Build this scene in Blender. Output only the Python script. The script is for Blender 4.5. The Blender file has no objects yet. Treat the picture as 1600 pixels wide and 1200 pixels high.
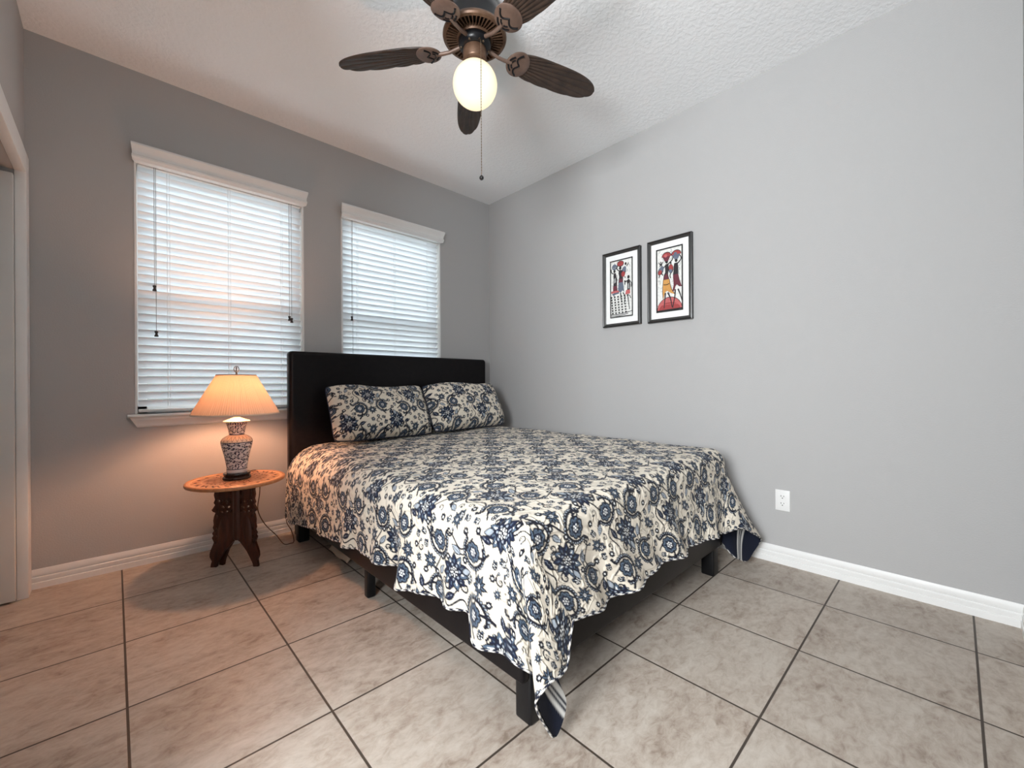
import bpy, bmesh, math, random
import numpy as np
from mathutils import Vector, Matrix
from mathutils.geometry import tessellate_polygon

PI = math.pi
rng = np.random.default_rng(7)
random.seed(7)
SC = bpy.context.scene
COL = SC.collection

# ------------------------------------------------------------------ camera, world, lights, exposure
ROOM_L, ROOM_F, ROOM_H = -2.992, -3.335, 2.760      # left wall x, front wall y, ceiling z (corner of room at 0,0)
F_PX, YAW, ROLL = 655.08, 0.75874, -0.0055
cd = bpy.data.cameras.new('camera')
cd.sensor_fit = 'HORIZONTAL'
cd.sensor_width = 36.0
cd.lens = 36.0 * F_PX / 1600.0
cd.clip_start = 0.05
cam = bpy.data.objects.new('camera', cd)
COL.objects.link(cam)
fw = Vector((math.sin(YAW), math.cos(YAW), -0.0007)).normalized()
rt0 = Vector((math.cos(YAW), -math.sin(YAW), 0.0))
up0 = rt0.cross(fw)
rt = rt0 * math.cos(ROLL) + up0 * math.sin(ROLL)
up = up0 * math.cos(ROLL) - rt0 * math.sin(ROLL)
cam.matrix_world = Matrix(((rt.x, up.x, -fw.x, -2.6751), (rt.y, up.y, -fw.y, -3.1386), (rt.z, up.z, -fw.z, 1.0032), (0, 0, 0, 1)))
SC.camera = cam

SC.view_settings.view_transform = 'Standard'
SC.view_settings.look = 'None'
SC.view_settings.gamma = 1.0
SC.view_settings.exposure = 0.14
SC.cycles.use_denoising = True
SC.cycles.max_bounces = 10
SC.cycles.diffuse_bounces = 6
SC.cycles.transmission_bounces = 8
SC.cycles.transparent_max_bounces = 8
SC.cycles.caustics_reflective = False
SC.cycles.caustics_refractive = False
SC.cycles.sample_clamp_indirect = 6.0

wd = bpy.data.worlds.new('daylight_sky')
SC.world = wd
wd.use_nodes = True
nt = wd.node_tree
nt.nodes.clear()
wo = nt.nodes.new('ShaderNodeOutputWorld')
bg = nt.nodes.new('ShaderNodeBackground')
tc = nt.nodes.new('ShaderNodeTexCoord')
sp = nt.nodes.new('ShaderNodeSeparateXYZ')
mr = nt.nodes.new('ShaderNodeMapRange')
mr.inputs['From Min'].default_value = -0.05
mr.inputs['From Max'].default_value = 0.25
mx = nt.nodes.new('ShaderNodeMix')
mx.data_type = 'RGBA'
mx.inputs[6].default_value = (0.14, 0.15, 0.14, 1)      # lawn and paving outside
mx.inputs[7].default_value = (0.93, 0.97, 1.0, 1)       # overcast sky
nt.links.new(tc.outputs['Generated'], sp.inputs[0])
nt.links.new(sp.outputs['Z'], mr.inputs['Value'])
nt.links.new(mr.outputs['Result'], mx.inputs[0])
nt.links.new(mx.outputs[2], bg.inputs['Color'])
bg.inputs['Strength'].default_value = 2.2
nt.links.new(bg.outputs[0], wo.inputs[0])


def area_light(name, loc, target, sx, sy, power, col):
    ld = bpy.data.lights.new(name, 'AREA')
    ld.shape = 'RECTANGLE'
    ld.size, ld.size_y = sx, sy
    ld.energy = power
    ld.color = col
    o = bpy.data.objects.new(name, ld)
    COL.objects.link(o)
    o.location = loc
    o.rotation_euler = (Vector(target) - Vector(loc)).to_track_quat('-Z', 'Y').to_euler()
    return o


# fill light added beyond a made-up doorway in the left wall, behind the camera
area_light('added_fill_light', (-4.20, -3.05, 1.60), (0.0, -1.75, 2.45), 0.9, 1.3, 160.0, (0.94, 0.975, 1.0))
# daylight outside the two windows
area_light('window_daylight_wide', (-2.15, 1.0, 2.40), (-2.1, -0.1, 1.30), 1.5, 1.5, 44.0, (0.90, 0.95, 1.0))
area_light('window_daylight_narrow', (-0.95, 1.0, 2.40), (-1.0, -0.1, 1.30), 1.5, 1.5, 44.0, (0.90, 0.95, 1.0))


# ------------------------------------------------------------------ node helpers
def new_mat(name):
    m = bpy.data.materials.new(name)
    m.use_nodes = True
    n = m.node_tree
    b = n.nodes.get('Principled BSDF')
    return m, n, b


def N(n, typ, **kw):
    x = n.nodes.new(typ)
    for k, v in kw.items():
        if k.startswith('i_'):
            key = k[2:]
            x.inputs[int(key) if key.isdigit() else key.replace('_', ' ')].default_value = v
        else:
            setattr(x, k, v)
    return x


def coords(n, scale=(1, 1, 1), kind='Object'):
    t = N(n, 'ShaderNodeTexCoord')
    mp = N(n, 'ShaderNodeMapping')
    mp.inputs['Scale'].default_value = scale
    n.links.new(t.outputs[kind], mp.inputs['Vector'])
    return mp.outputs['Vector']


def ramp(n, fac, stops):
    r = N(n, 'ShaderNodeValToRGB')
    e = r.color_ramp.elements
    e[0].position, e[0].color = stops[0][0], (*stops[0][1], 1)
    e[1].position, e[1].color = stops[-1][0], (*stops[-1][1], 1)
    for p, c in stops[1:-1]:
        x = e.new(p)
        x.color = (*c, 1)
    n.links.new(fac, r.inputs['Fac'])
    return r.outputs['Color']


def noise(n, vec, scale, detail=3.0, rough=0.55, dist=0.0):
    x = N(n, 'ShaderNodeTexNoise')
    x.inputs['Scale'].default_value = scale
    x.inputs['Detail'].default_value = detail
    x.inputs['Roughness'].default_value = rough
    x.inputs['Distortion'].default_value = dist
    n.links.new(vec, x.inputs['Vector'])
    return x.outputs['Fac']


def bump(n, b, height, strength, dist=0.01):
    x = N(n, 'ShaderNodeBump')
    x.inputs['Strength'].default_value = strength
    x.inputs['Distance'].default_value = dist
    n.links.new(height, x.inputs['Height'])
    n.links.new(x.outputs['Normal'], b.inputs['Normal'])
    return x


def plain(name, col, rough=0.5, metal=0.0, spec=0.5, bump_scale=None, bump_s=0.1, vary=0.0, vary_scale=8.0):
    m, n, b = new_mat(name)
    b.inputs['Base Color'].default_value = (*col, 1)
    b.inputs['Roughness'].default_value = rough
    b.inputs['Metallic'].default_value = metal
    b.inputs['Specular IOR Level'].default_value = spec
    v = coords(n)
    if vary:
        f = noise(n, v, vary_scale, 3)
        lo = tuple(c * (1 - vary) for c in col)
        hi = tuple(min(1, c * (1 + vary)) for c in col)
        c = ramp(n, f, [(0.3, lo), (0.7, hi)])
        n.links.new(c, b.inputs['Base Color'])
    if bump_scale:
        bump(n, b, noise(n, v, bump_scale, 3), bump_s, 0.004)
    return m


def attr_mat(name, attr, rough=0.8, bump_scale=None, bump_s=0.2, bump_d=0.004, sheen=0.0, spec=0.3):
    m, n, b = new_mat(name)
    a = N(n, 'ShaderNodeAttribute', attribute_name=attr)
    n.links.new(a.outputs['Color'], b.inputs['Base Color'])
    b.inputs['Roughness'].default_value = rough
    b.inputs['Specular IOR Level'].default_value = spec
    if sheen:
        b.inputs['Sheen Weight'].default_value = sheen
    if bump_scale:
        v = coords(n)
        bump(n, b, noise(n, v, bump_scale, 4), bump_s, bump_d)
    return m


# ------------------------------------------------------------------ materials
M = {}
M['wall'] = plain('greige_wall_paint', (0.440, 0.436, 0.434), 0.85, spec=0.25, bump_scale=140, bump_s=0.18)
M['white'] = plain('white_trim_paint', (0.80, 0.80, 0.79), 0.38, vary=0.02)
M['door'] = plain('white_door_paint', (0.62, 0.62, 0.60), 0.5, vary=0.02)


def ceiling_mat():
    m, n, b = new_mat('knockdown_ceiling')
    b.inputs['Base Color'].default_value = (0.92, 0.93, 0.94, 1)
    b.inputs['Roughness'].default_value = 0.9
    b.inputs['Specular IOR Level'].default_value = 0.2
    v = coords(n)
    f = noise(n, v, 42, 3, 0.5, 0.4)
    c = ramp(n, f, [(0.42, (0, 0, 0)), (0.60, (1, 1, 1))])
    bump(n, b, c, 0.22, 0.005)
    return m


M['ceiling'] = ceiling_mat()

TILE, TX0, TY0 = 0.4572, -2.6508, -0.4489


def floor_mat():
    m, n, b = new_mat('stone_look_floor_tile')
    L = n.links.new
    tcn = N(n, 'ShaderNodeTexCoord')
    s = N(n, 'ShaderNodeSeparateXYZ')
    L(tcn.outputs['Object'], s.inputs[0])

    def mth(op, a, bb=None, clamp=False):
        x = N(n, 'ShaderNodeMath', operation=op, use_clamp=clamp)
        for i, q in enumerate((a, bb)):
            if q is None:
                continue
            if isinstance(q, (int, float)):
                x.inputs[i].default_value = q
            else:
                L(q, x.inputs[i])
        return x.outputs[0]

    def axis(out, off):
        u = mth('DIVIDE', mth('SUBTRACT', out, off), TILE)
        fl = mth('FLOOR', u)
        fr = mth('SUBTRACT', u, fl)
        d = mth('MULTIPLY', mth('MINIMUM', fr, mth('SUBTRACT', 1.0, fr)), TILE)
        return fl, d
    fx, dx = axis(s.outputs['X'], TX0)
    fy, dy = axis(s.outputs['Y'], TY0)
    d = mth('MINIMUM', dx, dy)
    g = N(n, 'ShaderNodeMapRange', interpolation_type='SMOOTHSTEP')
    g.inputs['From Min'].default_value = 0.0024
    g.inputs['From Max'].default_value = 0.0042
    L(d, g.inputs['Value'])
    tile = g.outputs['Result']
    cid = N(n, 'ShaderNodeCombineXYZ')
    L(fx, cid.inputs['X'])
    L(fy, cid.inputs['Y'])
    wn = N(n, 'ShaderNodeTexWhiteNoise', noise_dimensions='3D')
    L(cid.outputs[0], wn.inputs['Vector'])
    off = N(n, 'ShaderNodeVectorMath', operation='MULTIPLY_ADD')
    L(wn.outputs['Color'], off.inputs[0])
    off.inputs[1].default_value = (17, 13, 9)
    L(tcn.outputs['Object'], off.inputs[2])
    mp = N(n, 'ShaderNodeMapping')
    mp.inputs['Scale'].default_value = (1.0, 1.7, 1.0)
    L(off.outputs[0], mp.inputs['Vector'])
    big = noise(n, mp.outputs[0], 4.2, 6, 0.62, 0.7)
    fine = noise(n, mp.outputs[0], 22, 5, 0.7, 0.5)
    mixf = mth('ADD', mth('MULTIPLY', big, 0.48), mth('MULTIPLY', fine, 0.52))
    c = ramp(n, mixf, [(0.34, (0.255, 0.198, 0.155)), (0.44, (0.395, 0.330, 0.275)), (0.54, (0.480, 0.420, 0.360)), (0.66, (0.550, 0.495, 0.435))])
    val = N(n, 'ShaderNodeHueSaturation')
    L(c, val.inputs['Color'])
    L(mth('ADD', mth('MULTIPLY', wn.outputs['Value'], 0.12), 0.94), val.inputs['Value'])
    mixc = N(n, 'ShaderNodeMix', data_type='RGBA')
    L(tile, mixc.inputs[0])
    mixc.inputs[6].default_value = (0.060, 0.046, 0.036, 1)
    L(val.outputs[0], mixc.inputs[7])
    L(mixc.outputs[2], b.inputs['Base Color'])
    rr = mth('ADD', mth('MULTIPLY', fine, 0.25), 0.36)
    L(rr, b.inputs['Roughness'])
    b.inputs['Specular IOR Level'].default_value = 0.35
    h = mth('ADD', mth('MULTIPLY', tile, 1.0), mth('MULTIPLY', mixf, 0.55))
    bump(n, b, h, 0.35, 0.004)
    return m


M['floor'] = floor_mat()


def slat_mat():
    m, n, b = new_mat('white_blind_slats')
    b.inputs['Base Color'].default_value = (0.86, 0.87, 0.88, 1)
    b.inputs['Roughness'].default_value = 0.45
    t = N(n, 'ShaderNodeBsdfTranslucent')
    t.inputs['Color'].default_value = (0.86, 0.90, 0.95, 1)
    mxs = N(n, 'ShaderNodeMixShader')
    mxs.inputs[0].default_value = 0.24
    out = n.nodes.get('Material Output')
    n.links.new(b.outputs[0], mxs.inputs[1])
    n.links.new(t.outputs[0], mxs.inputs[2])
    n.links.new(mxs.outputs[0], out.inputs['Surface'])
    v = coords(n, (1, 40, 40))
    bump(n, b, noise(n, v, 6, 3), 0.06, 0.003)
    return m


M['slat'] = slat_mat()
M['cord'] = plain('blind_cord', (0.30, 0.30, 0.31), 0.8)
M['ladder'] = plain('blind_ladder_tape', (0.78, 0.79, 0.80), 0.8)
M['tassel'] = plain('dark_cord_tassel', (0.035, 0.030, 0.030), 0.4)


def glass_mat():
    m, n, b = new_mat('window_glass')
    b.inputs['Base Color'].default_value = (0.9, 0.95, 0.95, 1)
    b.inputs['Roughness'].default_value = 0.02
    t = N(n, 'ShaderNodeBsdfTransparent')
    t.inputs['Color'].default_value = (0.95, 0.98, 0.97, 1)
    mxs = N(n, 'ShaderNodeMixShader')
    mxs.inputs[0].default_value = 0.06
    n.links.new(t.outputs[0], mxs.inputs[1])
    n.links.new(b.outputs[0], mxs.inputs[2])
    n.links.new(mxs.outputs[0], n.nodes.get('Material Output').inputs['Surface'])
    return m


M['glass'] = glass_mat()


def leather_mat():
    m, n, b = new_mat('espresso_faux_leather')
    v = coords(n)
    c = ramp(n, noise(n, v, 30, 3), [(0.3, (0.0045, 0.004, 0.005)), (0.7, (0.008, 0.0065, 0.007))])
    n.links.new(c, b.inputs['Base Color'])
    b.inputs['Roughness'].default_value = 0.30
    b.inputs['Specular IOR Level'].default_value = 0.16
    bump(n, b, noise(n, v, 140, 2), 0.04, 0.002)
    return m


M['leather'] = leather_mat()
M['black_wood'] = plain('black_bed_leg', (0.006, 0.006, 0.007), 0.38, spec=0.3, bump_scale=60, bump_s=0.05)
M['cloth_beige'] = plain('beige_cloth', (0.50, 0.40, 0.31), 0.9, bump_scale=90, bump_s=0.2)


def quilt_mat(name, attr):
    m, n, b = new_mat(name)
    a = N(n, 'ShaderNodeAttribute', attribute_name=attr)
    n.links.new(a.outputs['Color'], b.inputs['Base Color'])
    b.inputs['Roughness'].default_value = 0.88
    b.inputs['Specular IOR Level'].default_value = 0.2
    b.inputs['Sheen Weight'].default_value = 0.08
    uv = N(n, 'ShaderNodeUVMap', uv_map='UVMap')
    # vermicelli quilting: seams where a distorted noise field crosses its middle value
    f = noise(n, uv.outputs[0], 15.0, 1.0, 0.4, 0.9)
    s1 = N(n, 'ShaderNodeMath', operation='SUBTRACT')
    s1.inputs[1].default_value = 0.5
    n.links.new(f, s1.inputs[0])
    s2 = N(n, 'ShaderNodeMath', operation='ABSOLUTE')
    n.links.new(s1.outputs[0], s2.inputs[0])
    g = N(n, 'ShaderNodeMapRange', interpolation_type='SMOOTHSTEP')
    g.inputs['From Max'].default_value = 0.10
    n.links.new(s2.outputs[0], g.inputs['Value'])
    bump(n, b, g.outputs['Result'], 0.55, 0.006)
    return m


M['quilt'] = quilt_mat('printed_quilt_cotton', 'print_colour')
M['lining'] = attr_mat('navy_striped_lining', 'print_colour', 0.85, 120, 0.15)
M['binding'] = attr_mat('striped_binding', 'print_colour', 0.8)
M['china'] = attr_mat('blue_and_white_porcelain', 'print_colour', 0.16, spec=0.5)
M['carved_top'] = attr_mat('carved_wood_top', 'print_colour', 0.45, spec=0.4)


def wood_mat(name, a, c, rough=0.35, sc=(14, 14, 1.6)):
    m, n, b = new_mat(name)
    v = coords(n, sc)
    f = noise(n, v, 3.0, 5, 0.6, 1.2)
    col = ramp(n, f, [(0.3, a), (0.72, c)])
    n.links.new(col, b.inputs['Base Color'])
    b.inputs['Roughness'].default_value = rough
    bump(n, b, f, 0.15, 0.003)
    return m


M['rosewood'] = wood_mat('carved_rosewood', (0.024, 0.005, 0.003), (0.085, 0.020, 0.008))
M['rosewood_rim'] = wood_mat('rosewood_rim', (0.40, 0.16, 0.065), (0.55, 0.26, 0.12), 0.4, (8, 8, 8))


def shade_mat():
    m, n, b = new_mat('pleated_lamp_shade')
    b.inputs['Base Color'].default_value = (0.80, 0.55, 0.38, 1)
    b.inputs['Roughness'].default_value = 0.9
    t = N(n, 'ShaderNodeBsdfTranslucent')
    t.inputs['Color'].default_value = (0.86, 0.52, 0.29, 1)
    mxs = N(n, 'ShaderNodeMixShader')
    mxs.inputs[0].default_value = 0.055
    out = n.nodes.get('Material Output')
    n.links.new(b.outputs[0], mxs.inputs[1])
    n.links.new(t.outputs[0], mxs.inputs[2])
    n.links.new(mxs.outputs[0], out.inputs['Surface'])
    return m


M['shade'] = shade_mat()
M['shade_trim'] = plain('shade_trim_tape', (0.80, 0.62, 0.48), 0.8)
M['shade_trim_dark'] = plain('shade_top_ring', (0.30, 0.15, 0.09), 0.7)
M['cream_china'] = plain('cream_glaze', (0.60, 0.52, 0.38), 0.2)
M['white_china'] = plain('white_glaze', (0.80, 0.76, 0.73), 0.18)
M['brass'] = plain('aged_brass', (0.42, 0.30, 0.14), 0.32, metal=1.0)
M['iron'] = plain('dark_iron', (0.03, 0.028, 0.026), 0.4, metal=0.6)
M['black_gloss'] = plain('black_lacquer', (0.008, 0.007, 0.008), 0.16)
M['cord_brown'] = plain('brown_lamp_cord', (0.10, 0.05, 0.03), 0.5)


def emit(name, col, s):
    m, n, b = new_mat(name)
    b.inputs['Base Color'].default_value = (*col, 1)
    b.inputs['Emission Color'].default_value = (*col, 1)
    b.inputs['Emission Strength'].default_value = s
    b.inputs['Roughness'].default_value = 0.25
    return m


def globe_mat():
    m, n, b = new_mat('lit_opal_glass_globe')
    b.inputs['Base Color'].default_value = (0.25, 0.24, 0.20, 1)
    b.inputs['Roughness'].default_value = 0.2
    lw = N(n, 'ShaderNodeLayerWeight')
    lw.inputs['Blend'].default_value = 0.35
    c = ramp(n, lw.outputs['Facing'], [(0.0, (1.0, 0.95, 0.74)), (1.0, (1.0, 0.78, 0.42))])
    n.links.new(c, b.inputs['Emission Color'])
    b.inputs['Emission Strength'].default_value = 0.94
    return m


def bronze_mat(name, a, c, rough, metal):
    m, n, b = new_mat(name)
    v = coords(n)
    col = ramp(n, noise(n, v, 18, 4, 0.6), [(0.3, a), (0.7, c)])
    n.links.new(col, b.inputs['Base Color'])
    b.inputs['Roughness'].default_value = rough
    b.inputs['Metallic'].default_value = metal
    return m


M['globe'] = globe_mat()
M['bulb'] = emit('lit_bulb', (1.0, 0.50, 0.28), 450.0)
M['fan_dark'] = plain('black_bronze', (0.005, 0.005, 0.006), 0.30, spec=0.25)
M['fan_bronze'] = bronze_mat('oil_rubbed_bronze', (0.085, 0.045, 0.026), (0.17, 0.095, 0.058), 0.42, 0.5)
M['fan_cap'] = bronze_mat('copper_bracket', (0.11, 0.068, 0.052), (0.18, 0.115, 0.088), 0.45, 0.25)
M['blade'] = bronze_mat('palm_leaf_blade', (0.018, 0.011, 0.008), (0.050, 0.030, 0.021), 0.42, 0.0)
M['chain'] = plain('pull_chain', (0.17, 0.12, 0.08), 0.35, metal=0.8)
M['frame_black'] = plain('black_picture_frame', (0.012, 0.012, 0.012), 0.32)
M['frame_grey'] = plain('pewter_frame_face', (0.055, 0.054, 0.052), 0.35, metal=0.3)
M['mat_board'] = plain('white_mat_board', (0.86, 0.86, 0.85), 0.9)
M['plate'] = plain('white_outlet_plastic', (0.80, 0.80, 0.79), 0.3)
M['slot'] = plain('outlet_slot', (0.03, 0.03, 0.03), 0.6)


# ------------------------------------------------------------------ mesh helpers
class MB:
    """collects quads and polygons; .build links them as one mesh object"""

    def __init__(self):
        self.v, self.f, self.mi = [], [], []

    def add(self, verts, faces, mi=0):
        o = len(self.v)
        self.v += [tuple(map(float, p)) for p in verts]
        self.f += [tuple(i + o for i in f) for f in faces]
        self.mi += [mi] * len(faces)

    def box(self, lo, hi, mi=0):
        x0, y0, z0 = lo
        x1, y1, z1 = hi
        self.add([(x0, y0, z0), (x1, y0, z0), (x1, y1, z0), (x0, y1, z0), (x0, y0, z1), (x1, y0, z1), (x1, y1, z1), (x0, y1, z1)],
                 [(3, 2, 1, 0), (4, 5, 6, 7), (0, 1, 5, 4), (1, 2, 6, 5), (2, 3, 7, 6), (3, 0, 4, 7)], mi)

    def lathe(self, prof, c=(0, 0, 0), seg=48, mi=0, cap0=True, cap1=True):
        vs, fs = [], []
        for r, z in prof:
            for k in range(seg):
                a = 2 * PI * k / seg
                vs.append((c[0] + r * math.cos(a), c[1] + r * math.sin(a), c[2] + z))
        for i in range(len(prof) - 1):
            for k in range(seg):
                k2 = (k + 1) % seg
                fs.append((i * seg + k, i * seg + k2, (i + 1) * seg + k2, (i + 1) * seg + k))
        if cap0:
            fs.append(tuple(reversed(range(seg))))
        if cap1:
            fs.append(tuple(range((len(prof) - 1) * seg, len(prof) * seg)))
        self.add(vs, fs, mi)

    def tube(self, pts, r, seg=8, mi=0, caps=True):
        pts = [Vector(p) for p in pts]
        rr = r if hasattr(r, '__len__') else [r] * len(pts)
        vs, fs = [], []
        ref = Vector((0, 0, 1))
        t0 = (pts[1] - pts[0]).normalized()
        if abs(t0.dot(ref)) > 0.95:
            ref = Vector((1, 0, 0))
        nrm = (ref - t0 * ref.dot(t0)).normalized()
        for i, p in enumerate(pts):
            t = (pts[min(i + 1, len(pts) - 1)] - pts[max(i - 1, 0)]).normalized()
            nrm = (nrm - t * nrm.dot(t)).normalized()
            bn = t.cross(nrm)
            for k in range(seg):
                a = 2 * PI * k / seg
                vs.append(p + (nrm * math.cos(a) + bn * math.sin(a)) * rr[i])
        for i in range(len(pts) - 1):
            for k in range(seg):
                k2 = (k + 1) % seg
                fs.append((i * seg + k, i * seg + k2, (i + 1) * seg + k2, (i + 1) * seg + k))
        if caps:
            fs.append(tuple(reversed(range(seg))))
            fs.append(tuple(range((len(pts) - 1) * seg, len(pts) * seg)))
        self.add(vs, fs, mi)

    def prism(self, prof, axis, a, b, mi=0):
        """extrude a closed 2D profile along axis from a to b ('x': profile is (y,z); 'y': profile is (x,z))"""
        n = len(prof)
        if axis == 'x':
            vs = [(a, p[0], p[1]) for p in prof] + [(b, p[0], p[1]) for p in prof]
        else:
            vs = [(p[0], a, p[1]) for p in prof] + [(p[0], b, p[1]) for p in prof]
        fs = [(i, (i + 1) % n, n + (i + 1) % n, n + i) for i in range(n)]
        fs += [tuple(reversed(range(n))), tuple(range(n, 2 * n))]
        self.add(vs, fs, mi)

    def build(self, name, mats, parent=None, smooth=False, bevel=0.0, seg=2, angle=40):
        me = bpy.data.meshes.new(name)
        off = parent_origin(parent)
        me.from_pydata([(p[0] - off[0], p[1] - off[1], p[2] - off[2]) for p in self.v], [], self.f)
        for m in (mats if isinstance(mats, (list, tuple)) else [mats]):
            me.materials.append(m)
        me.polygons.foreach_set('material_index', self.mi)
        bm = bmesh.new()
        bm.from_mesh(me)
        bmesh.ops.recalc_face_normals(bm, faces=bm.faces)
        if bevel > 0:
            es = [e for e in bm.edges if len(e.link_faces) == 2 and e.calc_face_angle(0) > math.radians(30)]
            bmesh.ops.bevel(bm, geom=es, offset=bevel, segments=seg, profile=0.5, affect='EDGES', clamp_overlap=True)
        bm.to_mesh(me)
        bm.free()
        if smooth or bevel > 0:
            me.polygons.foreach_set('use_smooth', [True] * len(me.polygons))
            try:
                me.set_sharp_from_angle(angle=math.radians(angle))
            except Exception:
                pass
        o = bpy.data.objects.new(name, me)
        COL.objects.link(o)
        if parent is not None:
            o.parent = parent
        return o


def parent_origin(p):
    off = Vector((0, 0, 0))
    while p is not None:
        off += p.location
        p = p.parent
    return off


def np_mesh(name, V, quads, mats, parent=None, color=None, uv=None, smooth=True, mi=None):
    """fast mesh from numpy arrays; quads (n,4); color per vertex (linear rgb); uv per vertex"""
    me = bpy.data.meshes.new(name)
    off = parent_origin(parent)
    V = np.asarray(V, np.float32) - np.array(off, np.float32)
    Q = np.asarray(quads, np.int32)
    k = Q.shape[1]
    me.vertices.add(len(V))
    me.vertices.foreach_set('co', V.ravel())
    me.loops.add(Q.size)
    me.loops.foreach_set('vertex_index', Q.ravel())
    me.polygons.add(len(Q))
    me.polygons.foreach_set('loop_start', np.arange(0, Q.size, k, dtype=np.int32))
    me.polygons.foreach_set('loop_total', np.full(len(Q), k, np.int32))
    me.polygons.foreach_set('use_smooth', np.full(len(Q), smooth, bool))
    for m in (mats if isinstance(mats, (list, tuple)) else [mats]):
        me.materials.append(m)
    if mi is not None:
        me.polygons.foreach_set('material_index', np.asarray(mi, np.int32))
    me.update(calc_edges=True)
    if color is not None:
        ca = me.color_attributes.new('print_colour', 'FLOAT_COLOR', 'POINT')
        C4 = np.ones((len(V), 4), np.float32)
        C4[:, :3] = color
        ca.data.foreach_set('color', C4.ravel())
    if uv is not None:
        ul = me.uv_layers.new(name='UVMap')
        ul.data.foreach_set('uv', np.asarray(uv, np.float32)[Q.ravel()].ravel())
    me.validate()
    o = bpy.data.objects.new(name, me)
    COL.objects.link(o)
    if parent is not None:
        o.parent = parent
    return o


def grid_quads(nu, nv, wrap_u=False):
    """quads of a grid stored [u*nv + v]"""
    ui = np.arange(nu if wrap_u else nu - 1)
    a = (ui[:, None] * nv + np.arange(nv - 1)[None, :])
    b = (((ui + 1) % nu)[:, None] * nv + np.arange(nv - 1)[None, :])
    return np.stack([a, b, b + 1, a + 1], -1).reshape(-1, 4)


def thing(name, label, cat, loc=(0, 0, 0), group=None):
    o = bpy.data.objects.new(name, None)
    COL.objects.link(o)
    o.location = loc
    o.empty_display_size = 0.1
    return tag(o, label, cat, group)


def tag(o, label, cat, group=None):
    o['label'] = label
    o['category'] = cat
    if group:
        o['group'] = group
    return o


def structure(o, label=None):
    o['kind'] = 'structure'
    if label:
        o['label'] = label
    return o


# ------------------------------------------------------------------ pattern painter (tileable prints, in centimetres)
CREAM = (0.735, 0.67, 0.565)
INK = (0.007, 0.008, 0.016)
NAVY = (0.008, 0.013, 0.037)
MID = (0.080, 0.115, 0.165)
PALE = (0.33, 0.37, 0.42)
WHITE = (0.84, 0.84, 0.82)


class Print:
    def __init__(self, tw, th, res, base):
        self.tw, self.th, self.res = tw, th, res
        self.nx, self.ny = int(round(tw / res)), int(round(th / res))
        self.X, self.Y = np.meshgrid((np.arange(self.nx) + 0.5) * res, (np.arange(self.ny) + 0.5) * res)
        self.img = np.empty((self.ny, self.nx, 3), np.float32)
        self.img[:] = base
        self.frame(0, 0)

    def frame(self, cx, cy, ang=0.0, mir=1, s=1.0):
        dx = (self.X - cx + self.tw / 2) % self.tw - self.tw / 2
        dy = (self.Y - cy + self.th / 2) % self.th - self.th / 2
        c, q = math.cos(ang), math.sin(ang)
        self.x = mir * (dx * c + dy * q) / s
        self.y = (-dx * q + dy * c) / s
        return self

    def fill(self, mask, col):
        self.img[mask] = col

    def circ(self, x, y, r, col, ol=0.0, oc=INK):
        d = np.hypot(self.x - x, self.y - y)
        if ol:
            self.fill(d < r + ol, oc)
        self.fill(d < r, col)

    def ell(self, x, y, rx, ry, ang, col, ol=0.0, oc=INK):
        c, q = math.cos(ang), math.sin(ang)
        u = (self.x - x) * c + (self.y - y) * q
        v = -(self.x - x) * q + (self.y - y) * c
        if ol:
            self.fill((u / (rx + ol)) ** 2 + (v / (ry + ol)) ** 2 < 1, oc)
        self.fill((u / rx) ** 2 + (v / ry) ** 2 < 1, col)

    def lens(self, x, y, L, w, ang, col, ol=0.0, oc=INK):
        """pointed leaf, from (x,y) along ang"""
        c, q = math.cos(ang), math.sin(ang)
        u = ((self.x - x) * c + (self.y - y) * q) / L
        v = -(self.x - x) * q + (self.y - y) * c
        prof = w * np.clip(np.sin(np.clip(u, 0, 1) ** 0.8 * PI), 0, None)
        if ol:
            u2 = ((self.x - x) * c + (self.y - y) * q + ol) / (L + 2 * ol)
            p2 = (w + ol) * np.clip(np.sin(np.clip(u2, 0, 1) ** 0.8 * PI), 0, None)
            self.fill((u2 > 0) & (u2 < 1) & (np.abs(v) < p2), oc)
        self.fill((u > 0) & (u < 1) & (np.abs(v) < prof), col)

    def stroke(self, pts, w, col=INK, w1=None):
        pts = np.asarray(pts, float)
        n = len(pts) - 1
        for i in range(n):
            a, b = pts[i], pts[i + 1]
            ww = w if w1 is None else w + (w1 - w) * (i + 0.5) / n
            d = b - a
            L2 = max(d @ d, 1e-9)
            t = np.clip(((self.x - a[0]) * d[0] + (self.y - a[1]) * d[1]) / L2, 0, 1)
            self.fill(np.hypot(self.x - a[0] - t * d[0], self.y - a[1] - t * d[1]) < ww / 2, col)

    def sample(self, u, v):
        """u, v in metres -> linear colours (bilinear)"""
        fx = (u * 100.0 / self.res - 0.5) % self.nx
        fy = (v * 100.0 / self.res - 0.5) % self.ny
        ix, iy = np.floor(fx).astype(int), np.floor(fy).astype(int)
        tx, ty = (fx - ix)[:, None], (fy - iy)[:, None]
        ix %= self.nx
        iy %= self.ny
        ix1, iy1 = (ix + 1) % self.nx, (iy + 1) % self.ny
        return (self.img[iy, ix] * (1 - tx) * (1 - ty) + self.img[iy, ix1] * tx * (1 - ty) + self.img[iy1, ix] * (1 - tx) * ty + self.img[iy1, ix1] * tx * ty)


def arc(r0, a0, a1, r1=None, n=26, cx=0, cy=0):
    r1 = r0 if r1 is None else r1
    return [(cx + (r0 + (r1 - r0) * t) * math.cos(a0 + (a1 - a0) * t), cy + (r0 + (r1 - r0) * t) * math.sin(a0 + (a1 - a0) * t)) for t in np.linspace(0, 1, n)]


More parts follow.
